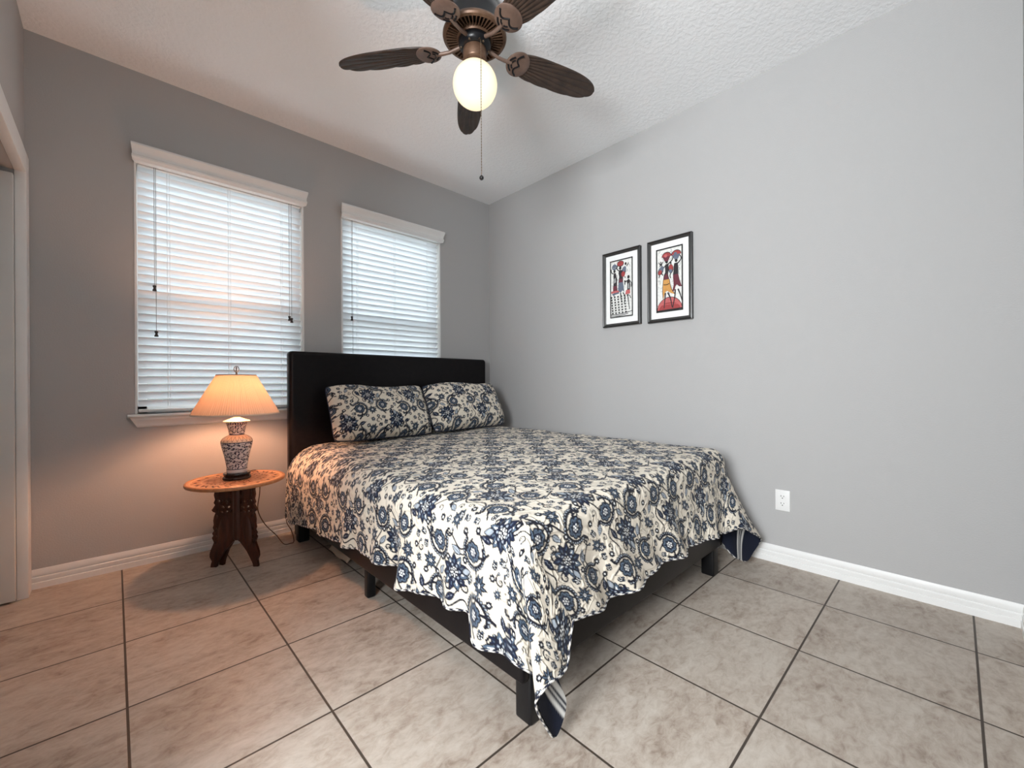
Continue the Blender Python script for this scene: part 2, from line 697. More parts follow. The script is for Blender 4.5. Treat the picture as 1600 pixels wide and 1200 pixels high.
def flower(p, x, y, s=1.0):
    """petal cluster: grey-blue lobes outlined in ink, ink heart scattered with white dots"""
    for k in range(8):
        a = 2 * PI * k / 8 + 0.2
        p.circ(x + 1.85 * s * math.cos(a), y + 1.85 * s * math.sin(a), 0.80 * s, MID, 0.46 * s)
    for k in range(8):
        a = 2 * PI * k / 8 + 0.2
        p.circ(x + 1.85 * s * math.cos(a), y + 1.85 * s * math.sin(a), 0.70 * s, MID)
        p.circ(x + 1.95 * s * math.cos(a), y + 1.95 * s * math.sin(a), 0.24 * s, INK)
    p.circ(x, y, 1.45 * s, NAVY, 0.2 * s)
    for k in range(6):
        a = 2 * PI * k / 6
        p.circ(x + 0.85 * s * math.cos(a), y + 0.85 * s * math.sin(a), 0.30 * s, WHITE)
    p.circ(x, y, 0.32 * s, WHITE)


def paisley(p, cx, cy, ang, mir, s=1.0):
    """open C of scalloped band round a flower"""
    p.frame(cx, cy, ang, mir, s)
    path = arc(4.1, -2.45, 1.75, 3.7, 40)
    path += arc(1.35, 4.6, 2.6, 1.15, 12, cx=path[-1][0] - 0.1, cy=path[-1][1] + 1.3)[2:]
    for k, q in enumerate(path[1:-8:2]):
        r = math.hypot(*q)
        q2 = (q[0] * (1 + 0.62 / r), q[1] * (1 + 0.62 / r))
        p.circ(q2[0], q2[1], 0.52, INK)
    for k, q in enumerate(path[1:-8:2]):
        r = math.hypot(*q)
        p.circ(q[0] * (1 + 0.58 / r), q[1] * (1 + 0.58 / r), 0.25, PALE)
    p.stroke(path, 0.74, INK, 0.60)
    p.circ(path[-1][0], path[-1][1], 0.55, INK)
    p.circ(path[0][0], path[0][1], 0.55, INK)
    p.stroke([(0.4, -1.2), (-0.4, -2.8), (-1.9, -4.4), (-3.6, -5.1)], 0.62, INK, 0.85)
    flower(p, 0.2, 0.2, 0.98)


def lotus(p, cx, cy, ang, s=1.0):
    p.frame(cx, cy, ang, 1, s)
    for sgn in (1, -1):
        p.stroke(arc(1.7, -0.4, 3.3, 0.7, 18, cx=sgn * 2.6, cy=3.1) if sgn > 0 else arc(1.7, PI + 0.4, PI - 3.3, 0.7, 18, cx=-2.6, cy=3.1), 0.60)
    for k in range(11):
        a = 2 * PI * k / 11 + PI / 2
        p.lens(0.9 * math.cos(a), 0.9 * math.sin(a), 4.0, 0.95, a, MID if k % 2 else NAVY, 0.42)
    for k in range(11):
        a = 2 * PI * k / 11 + PI / 2
        p.lens(1.6 * math.cos(a), 1.6 * math.sin(a), 2.2, 0.26, a, WHITE if k % 2 else MID)
    for k in range(7):
        a = 2 * PI * (k + 0.5) / 7 + PI / 2
        p.circ(1.9 * math.cos(a), 1.9 * math.sin(a), 0.72, NAVY, 0.22)
        p.circ(1.9 * math.cos(a), 1.9 * math.sin(a), 0.32, PALE)
    p.circ(0, 0, 1.65, INK)
    for r, m in ((1.12, 8), (0.55, 4)):
        for k in range(m):
            a = 2 * PI * k / m
            p.circ(r * math.cos(a), r * math.sin(a), 0.24, WHITE)
    p.lens(0, -3.2, 3.3, 0.75, -PI / 2 + 0.15, PALE, 0.42)


def star(p, cx, cy, ang, s=1.0):
    p.frame(cx, cy, ang, 1, s)
    for k in range(9):
        a = 2 * PI * k / 9
        L = 3.1 if k % 2 else 3.8
        p.lens(0.2 * math.cos(a), 0.2 * math.sin(a), L, 0.78, a, INK)
        p.lens(0.7 * math.cos(a), 0.7 * math.sin(a), L - 1.2, 0.26, a, MID)
    p.circ(0, 0, 0.85, INK)
    for k in range(5):
        a = 2 * PI * k / 5
        p.circ(0.48 * math.cos(a), 0.48 * math.sin(a), 0.25, WHITE)


def daisy(p, cx, cy, s=1.0):
    p.frame(cx, cy, 0, 1, s)
    for k in range(7):
        a = 2 * PI * k / 7
        p.circ(0.75 * math.cos(a), 0.75 * math.sin(a), 0.40, INK)
    p.circ(0, 0, 0.85, INK)
    p.circ(0, 0, 0.36, WHITE)


def bud(p, cx, cy, ang, s=1.0):
    p.frame(cx, cy, ang, 1, s)
    for k in (-1, 1):
        p.circ(1.5, 0.7 * k, 0.75, INK)
        p.circ(1.6, 0.75 * k, 0.32, MID)
    p.circ(0, 0, 1.45, INK)
    for k in range(5):
        a = 2 * PI * k / 5 + 0.3
        p.ell(0.75 * math.cos(a), 0.75 * math.sin(a), 0.34, 0.20, a, WHITE)
    p.circ(0, 0, 0.2, WHITE)


def leaf(p, cx, cy, ang, s=1.0, dark=False):
    p.frame(cx, cy, ang, 1, s)
    p.lens(-2.3, 0, 4.8, 0.95, 0, NAVY if dark else PALE, 0.42)
    if dark:
        for k in range(6):
            p.circ(-1.3 + 0.55 * k, 0, 0.17, PALE)
    else:
        p.stroke([(-2.2, 0), (1.6, 0.1)], 0.18)
    p.stroke([(-2.3, 0), (-3.3, -0.5), (-4.0, -1.4)], 0.50)


def spiral(p, cx, cy, ang, mir=1, s=1.0):
    p.frame(cx, cy, ang, mir, s)
    p.stroke(arc(2.1, 0, 5.2, 0.75, 26), 0.64, INK, 0.52)
    p.circ(0, 0, 0.34, CREAM, 0.22)
    p.circ(2.1, 0.2, 0.6, INK)
    p.circ(2.15, 0.2, 0.25, PALE)


def vine(p, cx, cy, pts, w=0.62):
    p.frame(cx, cy)
    q = np.asarray(pts, float)
    t = np.linspace(0, len(q) - 1, 30)
    i = np.clip(t.astype(int), 0, len(q) - 2)
    f = (t - i)[:, None]
    pm, p0, p1, p2 = q[np.clip(i - 1, 0, None)], q[i], q[i + 1], q[np.clip(i + 2, None, len(q) - 1)]
    c = 0.5 * (2 * p0 + (p1 - pm) * f + (2 * pm - 5 * p0 + 4 * p1 - p2) * f ** 2 + (3 * p0 - pm - 3 * p1 + p2) * f ** 3)
    p.stroke(c, w)


def quilt_print():
    p = Print(35.0, 42.0, 0.10, CREAM)
    vine(p, 17, 14, [(-15, -6), (-9, -2), (-3, -6), (4, -4), (9, -8), (16, -5)])
    vine(p, 17, 30, [(-16, 6), (-10, 1), (-4, 4), (3, 0), (8, 4), (15, 6)])
    vine(p, 8, 21, [(-4, -9), (1, -4), (-2, 2), (3, 8), (0, 12)])
    vine(p, 27, 22, [(3, -10), (-2, -4), (2, 2), (-3, 7), (1, 13)])
    paisley(p, 8.0, 9.0, 0.5, 1, 1.24)
    paisley(p, 25.5, 30.5, 0.3 + PI, 1, 1.24)
    paisley(p, 26.0, 11.5, -0.5, -1, 1.12)
    paisley(p, 7.5, 31.5, PI - 0.6, -1, 1.12)
    lotus(p, 17.0, 21.0, 0.2, 1.22)
    lotus(p, 34.6, 41.0, PI + 0.1, 1.22)
    star(p, 17.0, 7.8, 0.3, 0.95)
    star(p, 16.5, 36.0, 1.1, 0.95)
    star(p, 33.8, 21.0, 0.7, 0.8)
    bud(p, 17.2, 13.4, 2.3)
    bud(p, 0.6, 19.5, 0.4, 0.9)
    bud(p, 32.0, 34.8, 4.0, 0.9)
    bud(p, 26.0, 39.8, 1.2, 0.85)
    leaf(p, 24.4, 20.3, 1.1)
    leaf(p, 9.0, 22.6, 2.0, 1.0, True)
    leaf(p, 31.2, 5.6, 1.3, 0.95, True)
    leaf(p, 15.6, 29.0, -0.7, 0.9)
    leaf(p, 2.3, 26.0, 4.2, 0.85)
    leaf(p, 8.6, 40.2, 0.3, 0.9, True)
    spiral(p, 13.2, 16.0, 1.0)
    spiral(p, 29.6, 24.6, 2.0, -1)
    spiral(p, 20.6, 41.2, 0.2)
    spiral(p, 2.6, 3.0, 2.6, -1, 0.9)
    spiral(p, 12.8, 26.4, 4.0, 1, 0.85)
    for q in ((20.6, 2.6), (12.6, 3.4), (31.5, 15.4), (4.0, 16.2), (22.0, 16.0), (20.0, 28.6), (33.2, 29.2), (12.9, 38.4), (3.8, 37.0), (29.8, 37.4), (21.3, 24.8), (33.0, 9.6), (13.5, 32.6)):
        daisy(p, *q, 1.12)
    # fill the bare patches with small curls, leaves and florets
    r = random.Random(11)
    base = np.array(CREAM, np.float32)
    gap = 1.95
    for k in range(900):
        x, y = r.uniform(0, 35), r.uniform(0, 42)
        p.frame(x, y)
        d = np.hypot(p.x, p.y)
        if (np.abs(p.img[d < gap] - base).max(axis=1) > 0.05).mean() > 0.012:
            continue
        t, a = r.randrange(4), r.uniform(0, 6.28)
        if t == 0:
            spiral(p, x, y, a, r.choice((-1, 1)), 0.62)
        elif t == 1:
            leaf(p, x + 0.4 * math.cos(a), y + 0.4 * math.sin(a), a, 0.55, r.random() < 0.6)
        elif t == 2:
            star(p, x, y, a, 0.50)
        else:
            bud(p, x, y, a, 0.78)
    return p


QP = quilt_print()

# ------------------------------------------------------------------ room shell
WT = 0.12
W1 = (-2.592, -1.708, 0.845, 2.285)      # window openings x0, x1, z0, z1
W2 = (-1.448, -0.572, 0.845, 2.285)


def build_room():
    m = MB()
    m.box((ROOM_L - 0.6, ROOM_F - 0.2, -0.1), (0.2, 0.2, 0.0))
    structure(m.build('floor', M['floor']), 'beige stone-look tile floor with dark grout')
    m = MB()
    m.box((ROOM_L - 0.6, ROOM_F - 0.2, ROOM_H), (0.2, 0.2, ROOM_H + 0.1))
    structure(m.build('ceiling', M['ceiling']), 'white knockdown textured ceiling')
    # window wall, as piers and strips round the two openings
    m = MB()
    xs = [ROOM_L - 0.6, W1[0], W1[1], W2[0], W2[1], 0.2]
    for i in (0, 2, 4):
        m.box((xs[i], 0, 0), (xs[i + 1], WT, ROOM_H))
    for w in (W1, W2):
        m.box((w[0], 0, 0), (w[1], WT, w[2]))
        m.box((w[0], 0, w[3]), (w[1], WT, ROOM_H))
    structure(m.build('wall_back', M['wall']), 'grey wall with the two windows')
    m = MB()
    m.box((0, ROOM_F - 0.2, 0), (WT, 0, ROOM_H))
    structure(m.build('wall_right', M['wall']), 'long grey wall with the two pictures')
    # left wall: closet opening near the window, unseen doorway further back added to pass the fill light
    m = MB()
    CY0, CY1, CH = -2.08, -0.115, 2.02
    m.box((ROOM_L - WT, CY1, 0), (ROOM_L, 0, ROOM_H))
    m.box((ROOM_L - WT, CY0, CH), (ROOM_L, CY1, ROOM_H))
    m.box((ROOM_L - WT, -2.20, 0), (ROOM_L, CY0, ROOM_H))
    m.box((ROOM_L - WT, ROOM_F, 2.50), (ROOM_L, -2.20, ROOM_H))
    structure(m.build('wall_left', M['wall']), 'grey wall over the closet door')
    m = MB()
    m.box((ROOM_L - 0.6, ROOM_F - WT, 0), (0.0, ROOM_F, ROOM_H))
    structure(m.build('wall_front', M['wall']), 'grey wall behind the camera')
    # baseboards, moulded profile
    bh, bt = 0.0946, 0.014
    prof = [(0, 0), (-bt, 0), (-bt, 0.029), (-bt + 0.0015, 0.0305), (-bt + 0.0050, 0.0315), (-bt + 0.0035, 0.036), (-bt + 0.0035, 0.054), (-bt + 0.0050, 0.0565), (-bt + 0.0085, 0.0575), (-bt + 0.0065, 0.0620), (-bt + 0.0060, 0.074), (-bt + 0.0075, 0.084), (-0.0035, bh), (0, bh)]
    m = MB()
    m.prism(prof, 'x', ROOM_L, -bt * 0, 0)
    structure(m.build('baseboard_back', M['white'], smooth=True, angle=25), 'white moulded baseboard under the windows')
    m = MB()
    m.prism(prof, 'y', 0.0, ROOM_F)
    structure(m.build('baseboard_right', M['white'], smooth=True, angle=25), 'white moulded baseboard along the picture wall')
    m = MB()
    m.prism([(ROOM_F - a, z) for a, z in prof], 'x', -1.9, 0.0)
    structure(m.build('baseboard_front', M['white'], smooth=True, angle=25))
    # closet: casing, sliding door, top track
    m = MB()
    cx = ROOM_L + 0.018
    m.box((ROOM_L - 0.02, CY1 - 0.004, 0), (cx, CY1 + 0.086, CH + 0.095))
    m.box((ROOM_L - 0.02, CY0 - 0.09, CH - 0.004), (cx, CY1 - 0.004, CH + 0.095))
    m.box((ROOM_L - 0.02, CY0 - 0.09, 0), (cx, CY0 + 0.004, CH - 0.004))
    structure(m.build('trim_1', M['white'], bevel=0.003), 'white casing round the closet opening')
    # closet leaf folded back against the jamb, its face to the camera; hanging track under the header
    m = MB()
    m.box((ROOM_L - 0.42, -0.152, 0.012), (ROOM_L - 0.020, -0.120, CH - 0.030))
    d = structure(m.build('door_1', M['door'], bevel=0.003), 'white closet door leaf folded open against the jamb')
    m = MB()
    m.box((ROOM_L - 0.092, CY0 + 0.01, CH - 0.006), (ROOM_L - 0.086, -0.16, CH - 0.0005))
    m.box((ROOM_L - 0.092, -0.180, CH - 0.030), (ROOM_L - 0.086, -0.162, CH - 0.006))
    m.build('door_track', M['iron'], d, bevel=0.002)['label'] = 'dark metal door track'
    m = MB()
    m.box((ROOM_L - 0.70, CY0 - 0.12, 0), (ROOM_L - 0.58, 0.12, ROOM_H))
    m.box((ROOM_L - 0.58, CY0 - 0.12, 0), (ROOM_L - WT, CY0 - 0.01, ROOM_H))
    structure(m.build('wall_closet', M['wall']), 'grey inside wall of the closet')


build_room()


# ------------------------------------------------------------------ windows and blinds
def build_window(name, w, label):
    x0, x1, z0, z1 = w
    m = MB()                                       # white liner round the recess, seen as a thin bright edge
    t = 0.010
    m.box((x0, -0.003, z0), (x0 + t, WT, z1))
    m.box((x1 - t, -0.003, z0), (x1, WT, z1))
    m.box((x0, -0.003, z1 - t), (x1, WT, z1))
    root = m.build(name, M['white'])
    structure(root, label)
    m = MB()                                       # sash frame and meeting rail
    fr = 0.045
    ya, yb = 0.085, 0.118
    m.box((x0 + t, ya, z0), (x0 + t + fr, yb, z1 - t))
    m.box((x1 - t - fr, ya, z0), (x1 - t, yb, z1 - t))
    m.box((x0 + t, ya, z0), (x1 - t, yb, z0 + fr))
    m.box((x0 + t, ya, z1 - t - fr), (x1 - t, yb, z1 - t))
    zm = (z0 + z1) / 2 - 0.06
    m.box((x0 + t, ya + 0.004, zm), (x1 - t, yb, zm + 0.034))
    m.build('sash_frame', M['white'], root, bevel=0.002)
    m = MB()
    m.box((x0 + t + fr, 0.100, z0 + fr), (x1 - t - fr, 0.104, zm))
    m.box((x0 + t + fr, 0.106, zm + 0.034), (x1 - t - fr, 0.110, z1 - t - fr))
    m.build('pane', M['glass'], root)
    m = MB()                                       # stool with rounded nose, and apron moulding under it
    e = 0.033
    prof = [(0.085, z0), (-0.040, z0), (-0.046, z0 - 0.003), (-0.049, z0 - 0.009), (-0.046, z0 - 0.016), (-0.040, z0 - 0.019), (0.085, z0 - 0.019)]
    m.prism([(y, z) for y, z in prof if y < 0.01] + [(0.0, z0 - 0.019), (0.0, z0)], 'x', x0 - e, x1 + e)
    m.box((x0, 0.0, z0 - 0.019), (x1, 0.085, z0))
    m.build('sill', M['white'], root, bevel=0.0015)
    m = MB()
    zb = z0 - 0.019
    ap = [(0, zb), (-0.030, zb), (-0.031, zb - 0.012), (-0.022, zb - 0.024), (-0.015, zb - 0.036), (-0.014, zb - 0.046), (-0.008, zb - 0.054), (0, zb - 0.056)]
    n = len(ap)
    # mitred return: ends slope in towards the bottom
    vs, fs = [], []
    for sx in (0, 1):
        for y, z in ap:
            ins = (zb - z) * 0.55
            vs.append((x0 - e + 0.010 + ins if sx == 0 else x1 + e - 0.010 - ins, y, z))
    fs = [(i, (i + 1) % n, n + (i + 1) % n, n + i) for i in range(n)] + [tuple(reversed(range(n))), tuple(range(n, 2 * n))]
    m.add(vs, fs)
    m.build('apron', M['white'], root, smooth=True, angle=30)
    return root


build_window('window_1', W1, 'wide left window with a white sill')
build_window('window_2', W2, 'narrow right window behind the headboard')


def build_blind(name, w, label, tilt, cords, pulls):
    x0, x1, z0, z1 = w
    root = thing(name, label, 'window blind', ((x0 + x1) / 2, 0.03, z0), 'white slatted window blinds')
    sx0, sx1 = x0 + 0.014, x1 - 0.014
    # slats: slightly crowned, room edge high, outer edge low
    pitch, half, yc = 0.0445, 0.0250, 0.036
    ztop, zbot = z1 - 0.045, z0 + 0.045
    ns = int((ztop - zbot) / pitch) + 1
    m = MB()
    for k in range(ns):
        zc = ztop - k * pitch
        a = math.radians(tilt + random.uniform(-1.2, 1.2))
        ca, sa = math.cos(a), math.sin(a)
        prof = []
        for s in np.linspace(-1, 1, 7):
            off = 0.0022 * (1 - s * s)
            prof.append((yc - s * half * ca + off * sa, zc + s * half * sa + off * ca))
        back = [(y - 0.0034 * sa, z - 0.0034 * ca) for y, z in reversed(prof)]
        m.prism(prof + back, 'x', sx0, sx1)
    m.build('slats', M['slat'], root, smooth=True, angle=50)
    m = MB()
    m.box((sx0, yc - 0.026, z0 + 0.008), (sx1, yc + 0.026, z0 + 0.024))
    m.build('bottom_rail', M['white'], root, bevel=0.004)
    m = MB()
    m.box((sx0, yc - 0.028, z1 - 0.042), (sx1, yc + 0.028, z1 - 0.011))
    m.build('head_rail', M['white'], root, bevel=0.002)
    # crown shaped valance on the face of the wall
    zt, zb = 2.338, 2.248
    prof = [(0, zt), (-0.060, zt), (-0.062, zt - 0.010), (-0.056, zt - 0.022), (-0.047, zt - 0.036), (-0.043, zt - 0.050), (-0.044, zt - 0.058), (-0.050, zt - 0.064), (-0.050, zt - 0.074), (-0.044, zt - 0.080), (-0.040, zb), (0, zb)]
    n = len(prof)
    vs = []
    for s in (0, 1):
        for y, z in prof:
            ins = 0.062 + y                      # the ends return to the wall with the same profile
            ins = 0.012 * (1 - (-y) / 0.062) * 1.5
            vs.append((x0 - 0.014 + ins if s == 0 else x1 + 0.014 - ins, y, z))
    m = MB()
    m.add(vs, [(i, (i + 1) % n, n + (i + 1) % n, n + i) for i in range(n)] + [tuple(reversed(range(n))), tuple(range(n, 2 * n))])
    m.build('valance', M['white'], root, smooth=True, angle=28)
    for x in cords:                               # ladder strings in front of and behind the slats
        m = MB()
        a = math.radians(tilt)
        yf = yc - half * math.cos(a) - 0.0035
        m.tube([(x, yf, z1 - 0.04), (x, yf, z0 + 0.02)], 0.0011, 6)
        m.tube([(x + 0.012, yf + 0.001, z1 - 0.04), (x + 0.012, yf + 0.001, z0 + 0.02)], 0.0009, 6)
        m.build('ladder_cord', M['ladder'], root)
    for x, zend in pulls:                         # lift cords with dark tassels
        m = MB()
        yf = 0.004
        m.tube([(x, yf, z1 - 0.03), (x, yf, zend + 0.03)], 0.0014, 6)
        c = m.build('pull_cord', M['cord'], root)
        m = MB()
        m.lathe([(0.003, 0.034), (0.0085, 0.032), (0.0085, 0.025), (0.0055, 0.020), (0.006, 0.013), (0.0095, 0.007), (0.0095, 0.001), (0.006, 0.0)], (x, yf, zend - 0.002), 14)
        m.build('tassel', M['tassel'], c, smooth=True)['label'] = 'dark cord tassel'
    return root


TILT = 48
build_blind('window_blind', W1, 'wide white slatted blind in the left window, behind the lit lamp', TILT, (-2.449, -2.150, -1.850), ((-2.5065, 1.545), (-2.4995, 1.285), (-1.800, 1.445), (-1.786, 1.433)))
build_blind('window_blind', W2, 'narrow white slatted blind in the right window, half hidden by the headboard', TILT, (-1.322, -1.010, -0.700), ((-1.3655, 1.490), (-1.359, 1.150)))


# ------------------------------------------------------------------ bed
def cap_box(m, lo, hi, mi=0):
    m.box(lo, hi, mi)


def build_bed():
    root = thing('bed', 'dark espresso leather platform bed under the floral quilt', 'bed', (-1.05, -1.22, 0))
    m = MB()
    m.box((-1.846, -0.150, 0.10), (-0.168, -0.072, 1.228))
    hb = m.build('headboard', M['leather'], root, bevel=0.027, seg=6)
    hb['label'] = 'tall plain dark leather headboard'
    for x in (-1.800, -0.435):
        m = MB()
        m.box((x, -0.130, 0.0), (x + 0.062, -0.08, 0.12))
        m.build('headboard_foot', M['black_wood'], root, bevel=0.004)
    for xa, xb in ((-1.832, -1.797), (-0.345, -0.310)):
        m = MB()
        m.box((xa, -2.285, 0.135), (xb, -0.155, 0.365))
        m.build('side_rail', M['leather'], root, bevel=0.010, seg=3)
    m = MB()
    m.box((-1.797, -2.285, 0.135), (-0.345, -2.250, 0.365))
    m.build('foot_rail', M['leather'], root, bevel=0.010, seg=3)
    m = MB()
    m.box((-1.795, -2.248, 0.22), (-0.347, -0.155, 0.50))
    m.build('platform', M['leather'], root, bevel=0.02, seg=3)
    for x, y, z in ((-1.802, -2.288, 0.20), (-0.442, -2.284, 0.20), (-1.822, -1.252, 0.20), (-1.832, -0.280, 0.20), (-0.43, -1.25, 0.22), (-0.43, -0.28, 0.22), (-1.10, -1.25, 0.24)):
        m = MB()
        s = 0.042 if x == -1.822 else (0.066 if z != 0.24 else 0.05)
        m.box((x, y, 0.0), (x + s, y + s, z))
        m.build('leg', M['black_wood'], root, bevel=0.009, seg=3)
    return root


build_bed()

# something folded and beige pushed under the head end of the bed
m = MB()
nx, ny = 18, 14
Vc = []
for i in range(nx):
    for j in range(ny):
        u, v = i / (nx - 1), j / (ny - 1)
        z = 0.012 + 0.075 * math.sin(PI * min(1, v * 1.1)) ** 0.7 * (0.75 + 0.25 * math.cos(u * 7)) + 0.006 * math.sin(9 * u + 5 * v)
        Vc.append((-1.745 + 0.34 * v, -0.545 - 0.27 * u - 0.03 * v, max(z, 0.008)))
F = [tuple(q) for q in grid_quads(nx, ny)]
m.add(Vc, F)
o = m.build('folded_cloth', M['cloth_beige'], smooth=True)
md = o.modifiers.new('thickness', 'SOLIDIFY')
md.thickness = 0.006
md.offset = -1
tag(o, 'beige folded cloth on the floor under the head end of the bed', 'cloth')


# ------------------------------------------------------------------ quilt
def smooth_noise(x, y, sc, seed=0):
    r = np.random.default_rng(seed)
    out = 0
    for k in range(9):
        a = r.uniform(0, 2 * PI)
        f = sc * r.uniform(0.6, 1.6)
        out = out + np.sin((x * math.cos(a) + y * math.sin(a)) * f + r.uniform(0, 6.28))
    return out / 4.0


QX0, QX1, QYH, QYF = -1.865, -0.235, -0.158, -2.315     # outer sides of the quilt on the bed
DROP = 0.40


def interp_path(pts, n):
    """Catmull-Rom through pts sampled at n points (numpy)"""
    q = np.asarray(pts, float)
    k = len(q)
    t = np.linspace(0, k - 1, n)
    i = np.clip(t.astype(int), 0, k - 2)
    f = (t - i)[:, None]
    pm, p0, p1, p2 = q[np.clip(i - 1, 0, None)], q[i], q[i + 1], q[np.clip(i + 2, None, k - 1)]
    pm = np.where((i == 0)[:, None], 2 * p0 - p1, pm)
    p2 = np.where((i == k - 2)[:, None], 2 * p1 - p0, p2)
    return 0.5 * (2 * p0 + (p1 - pm) * f + (2 * pm - 5 * p0 + 4 * p1 - p2) * f ** 2 + (3 * p0 - pm - 3 * p1 + p2) * f ** 3)


def ztop(x, y):
    u = (x - QX0) / (QX1 - QX0)
    v = (y - QYH) / (QYF - QYH)
    z = 0.603 + 0.040 * u + 0.012 * np.sin(PI * np.clip(u, 0, 1)) * np.sin(PI * np.clip(v, 0, 1)) - 0.012 * (1 - v) * (1 - u)
    z = z + 0.0035 * smooth_noise(x, y, 11, 3) + 0.002 * smooth_noise(x, y, 26, 5)
    return z


def build_quilt():
    root = thing('quilt', 'white quilt printed with navy paisley flowers, spread over the bed', 'quilt', (-1.05, -1.24, 0.5))
    # ---- inner top rectangle (where the cloth starts to roll over the edge)
    n_side, n_foot, n_cone, m_row = 560, 400, 190, 150
    yL = np.linspace(QYH, QYF + 0.055, n_side)
    vL = (yL - QYH) / (QYF - QYH)
    rxL = 0.150 * (1 - vL) ** 1.3 + 0.055          # wider roll at the head end
    xL = QX0 + rxL
    cornerL = np.array([QX0 + rxL[-1], QYF + 0.055])
    cornerR = np.array([QX1 - 0.060, QYF + 0.105])
    yR = np.linspace(QYH, cornerR[1], n_side)
    xR = np.linspace(QX1 - 0.050, cornerR[0], n_side)
    # ---- left side columns
    hem = interp_path([(-0.158, 0.150), (-0.30, 0.142), (-0.62, 0.195), (-0.95, 0.215), (-1.32, 0.252), (-1.52, 0.262), (-1.63, 0.270), (-1.68, 0.236), (-1.84, 0.258), (-2.00, 0.272), (-2.10, 0.284), (-2.125, 0.236), (-2.20, 0.222), (-2.29, 0.236)], 900)
    hemz = np.interp(-yL, -hem[:, 0], hem[:, 1])
    wave = 0.012 * np.sin(yL * 21 + 0.5) + 0.008 * np.sin(yL * 37)
    wave += 0.030 * np.exp(-((yL + 1.70) / 0.045) ** 2) - 0.018 * np.exp(-((yL + 1.60) / 0.05) ** 2)
    wave += 0.026 * np.exp(-((yL + 2.16) / 0.05) ** 2) - 0.015 * np.exp(-((yL + 2.06) / 0.05) ** 2)
    hx = -1.880 - wave * np.clip(vL * 3, 0.25, 1)
    TL = np.stack([xL, yL, np.zeros_like(yL)], 1)
    HL = np.stack([hx, yL - 0.0, hemz], 1)
    OL = np.tile([-1.0, 0, 0], (n_side, 1))
    ccT_L = np.stack([np.full(n_side, 0.0), QYH - yL], 1)       # cloth coords: a inward from left roll start, b along
    # ---- left corner cone (theta: left side -> foot side)
    hc = [(-1.882, -2.295, 0.236), (-1.868, -2.335, 0.225), (-1.800, -2.352, 0.170), (-1.745, -2.362, 0.115), (-1.752, -2.372, 0.070), (-1.800, -2.376, 0.030),
          (-1.856, -2.384, 0.110), (-1.893, -2.396, 0.180), (-1.888, -2.412, 0.215), (-1.855, -2.414, 0.226), (-1.812, -2.410, 0.219), (-1.765, -2.396, 0.222), (-1.725, -2.376, 0.262), (-1.690, -2.357, 0.298)]
    tb = [0, .07, .17, .28, .37, .47, .56, .63, .67, .73, .80, .88, .94, 1.0]   # progress along the cloth's corner border
    HCL = interp_path(hc, n_cone)
    TBL = np.interp(np.linspace(0, 1, n_cone), np.linspace(0, 1, len(tb)), tb)
    # ---- foot columns
    xF = np.linspace(cornerL[0], cornerR[0], n_foot)
    yFt = np.linspace(cornerL[1], cornerR[1], n_foot)
    uF = np.linspace(0, 1, n_foot)
    hemF = interp_path([(-1.690, 0.298), (-1.62, 0.286), (-1.50, 0.268), (-1.34, 0.272), (-1.19, 0.276), (-1.03, 0.283), (-0.85, 0.280), (-0.68, 0.272), (-0.55, 0.262), (-0.47, 0.252)], 700)
    hxF = interp_path([(-1.690, 0), (-1.50, 0.125), (-1.22, 0.33), (-0.95, 0.53), (-0.70, 0.75), (-0.47, 1.0)], 500)
    hxf = np.interp(uF, hxF[:, 1], hxF[:, 0])
    hzf = np.interp(hxf, hemF[:, 0], hemF[:, 1])
    wf = 0.016 * np.sin(hxf * 19 + 1.0) + 0.010 * np.sin(hxf * 33 + 2)
    edge = np.clip(np.minimum(uF, 1 - uF) * 8, 0, 1)
    hyf = np.interp(uF, [0, 0.08, 0.9, 1], [-2.357, -2.350, -2.345, -2.350]) - wf * edge
    HF = np.stack([hxf, hyf, hzf], 1)
    TF = np.stack([xF, yFt, np.zeros(n_foot)], 1)
    OF = np.tile([0.0, -1.0, 0], (n_foot, 1))
    # ---- right corner cone (foot side -> right side)
    hcr = [(-0.47, -2.350, 0.252), (-0.42, -2.375, 0.262), (-0.36, -2.400, 0.262), (-0.290, -2.420, 0.226), (-0.200, -2.428, 0.182), (-0.142, -2.420, 0.156), (-0.122, -2.400, 0.120), (-0.150, -2.380, 0.078),
           (-0.205, -2.366, 0.042), (-0.265, -2.350, 0.062), (-0.322, -2.335, 0.095), (-0.330, -2.290, 0.150), (-0.265, -2.240, 0.215), (-0.215, -2.180, 0.260)]
    tbr = [0, .08, .16, .25, .33, .39, .43, .47, .53, .60, .68, .78, .90, 1.0]
    HCR = interp_path(hcr, n_cone)
    TBR = np.interp(np.linspace(0, 1, n_cone), np.linspace(0, 1, len(tbr)), tbr)
    # ---- right side (foot -> head)
    yRr, xRr = yR[::-1], xR[::-1]
    HR = np.stack([np.linspace(-0.215, -0.200, n_side), np.linspace(-2.180, QYH, n_side), 0.26 + 0.02 * np.sin(yRr * 9)], 1)
    TR = np.stack([xRr, yRr, np.zeros(n_side)], 1)
    OR = np.tile([1.0, 0, 0], (n_side, 1))

    def corner_cols(T2, Hm):
        k = len(Hm)
        T = np.tile([T2[0], T2[1], 0.0], (k, 1))
        d = Hm[:, :2] - T2[None, :]
        O = np.zeros((k, 3))
        O[:, :2] = d / np.linalg.norm(d, axis=1)[:, None]
        return T, O
    TCL, OCL = corner_cols(cornerL, HCL)
    TCR, OCR = corner_cols(cornerR, HCR)
    # outward direction of cone columns: swing evenly from one side's normal to the other's so that the roll stays smooth
    th = np.linspace(PI, 1.5 * PI, n_cone)
    OCL = np.stack([np.cos(th), np.sin(th), 0 * th], 1)
    th = np.linspace(1.5 * PI, 2 * PI, n_cone)
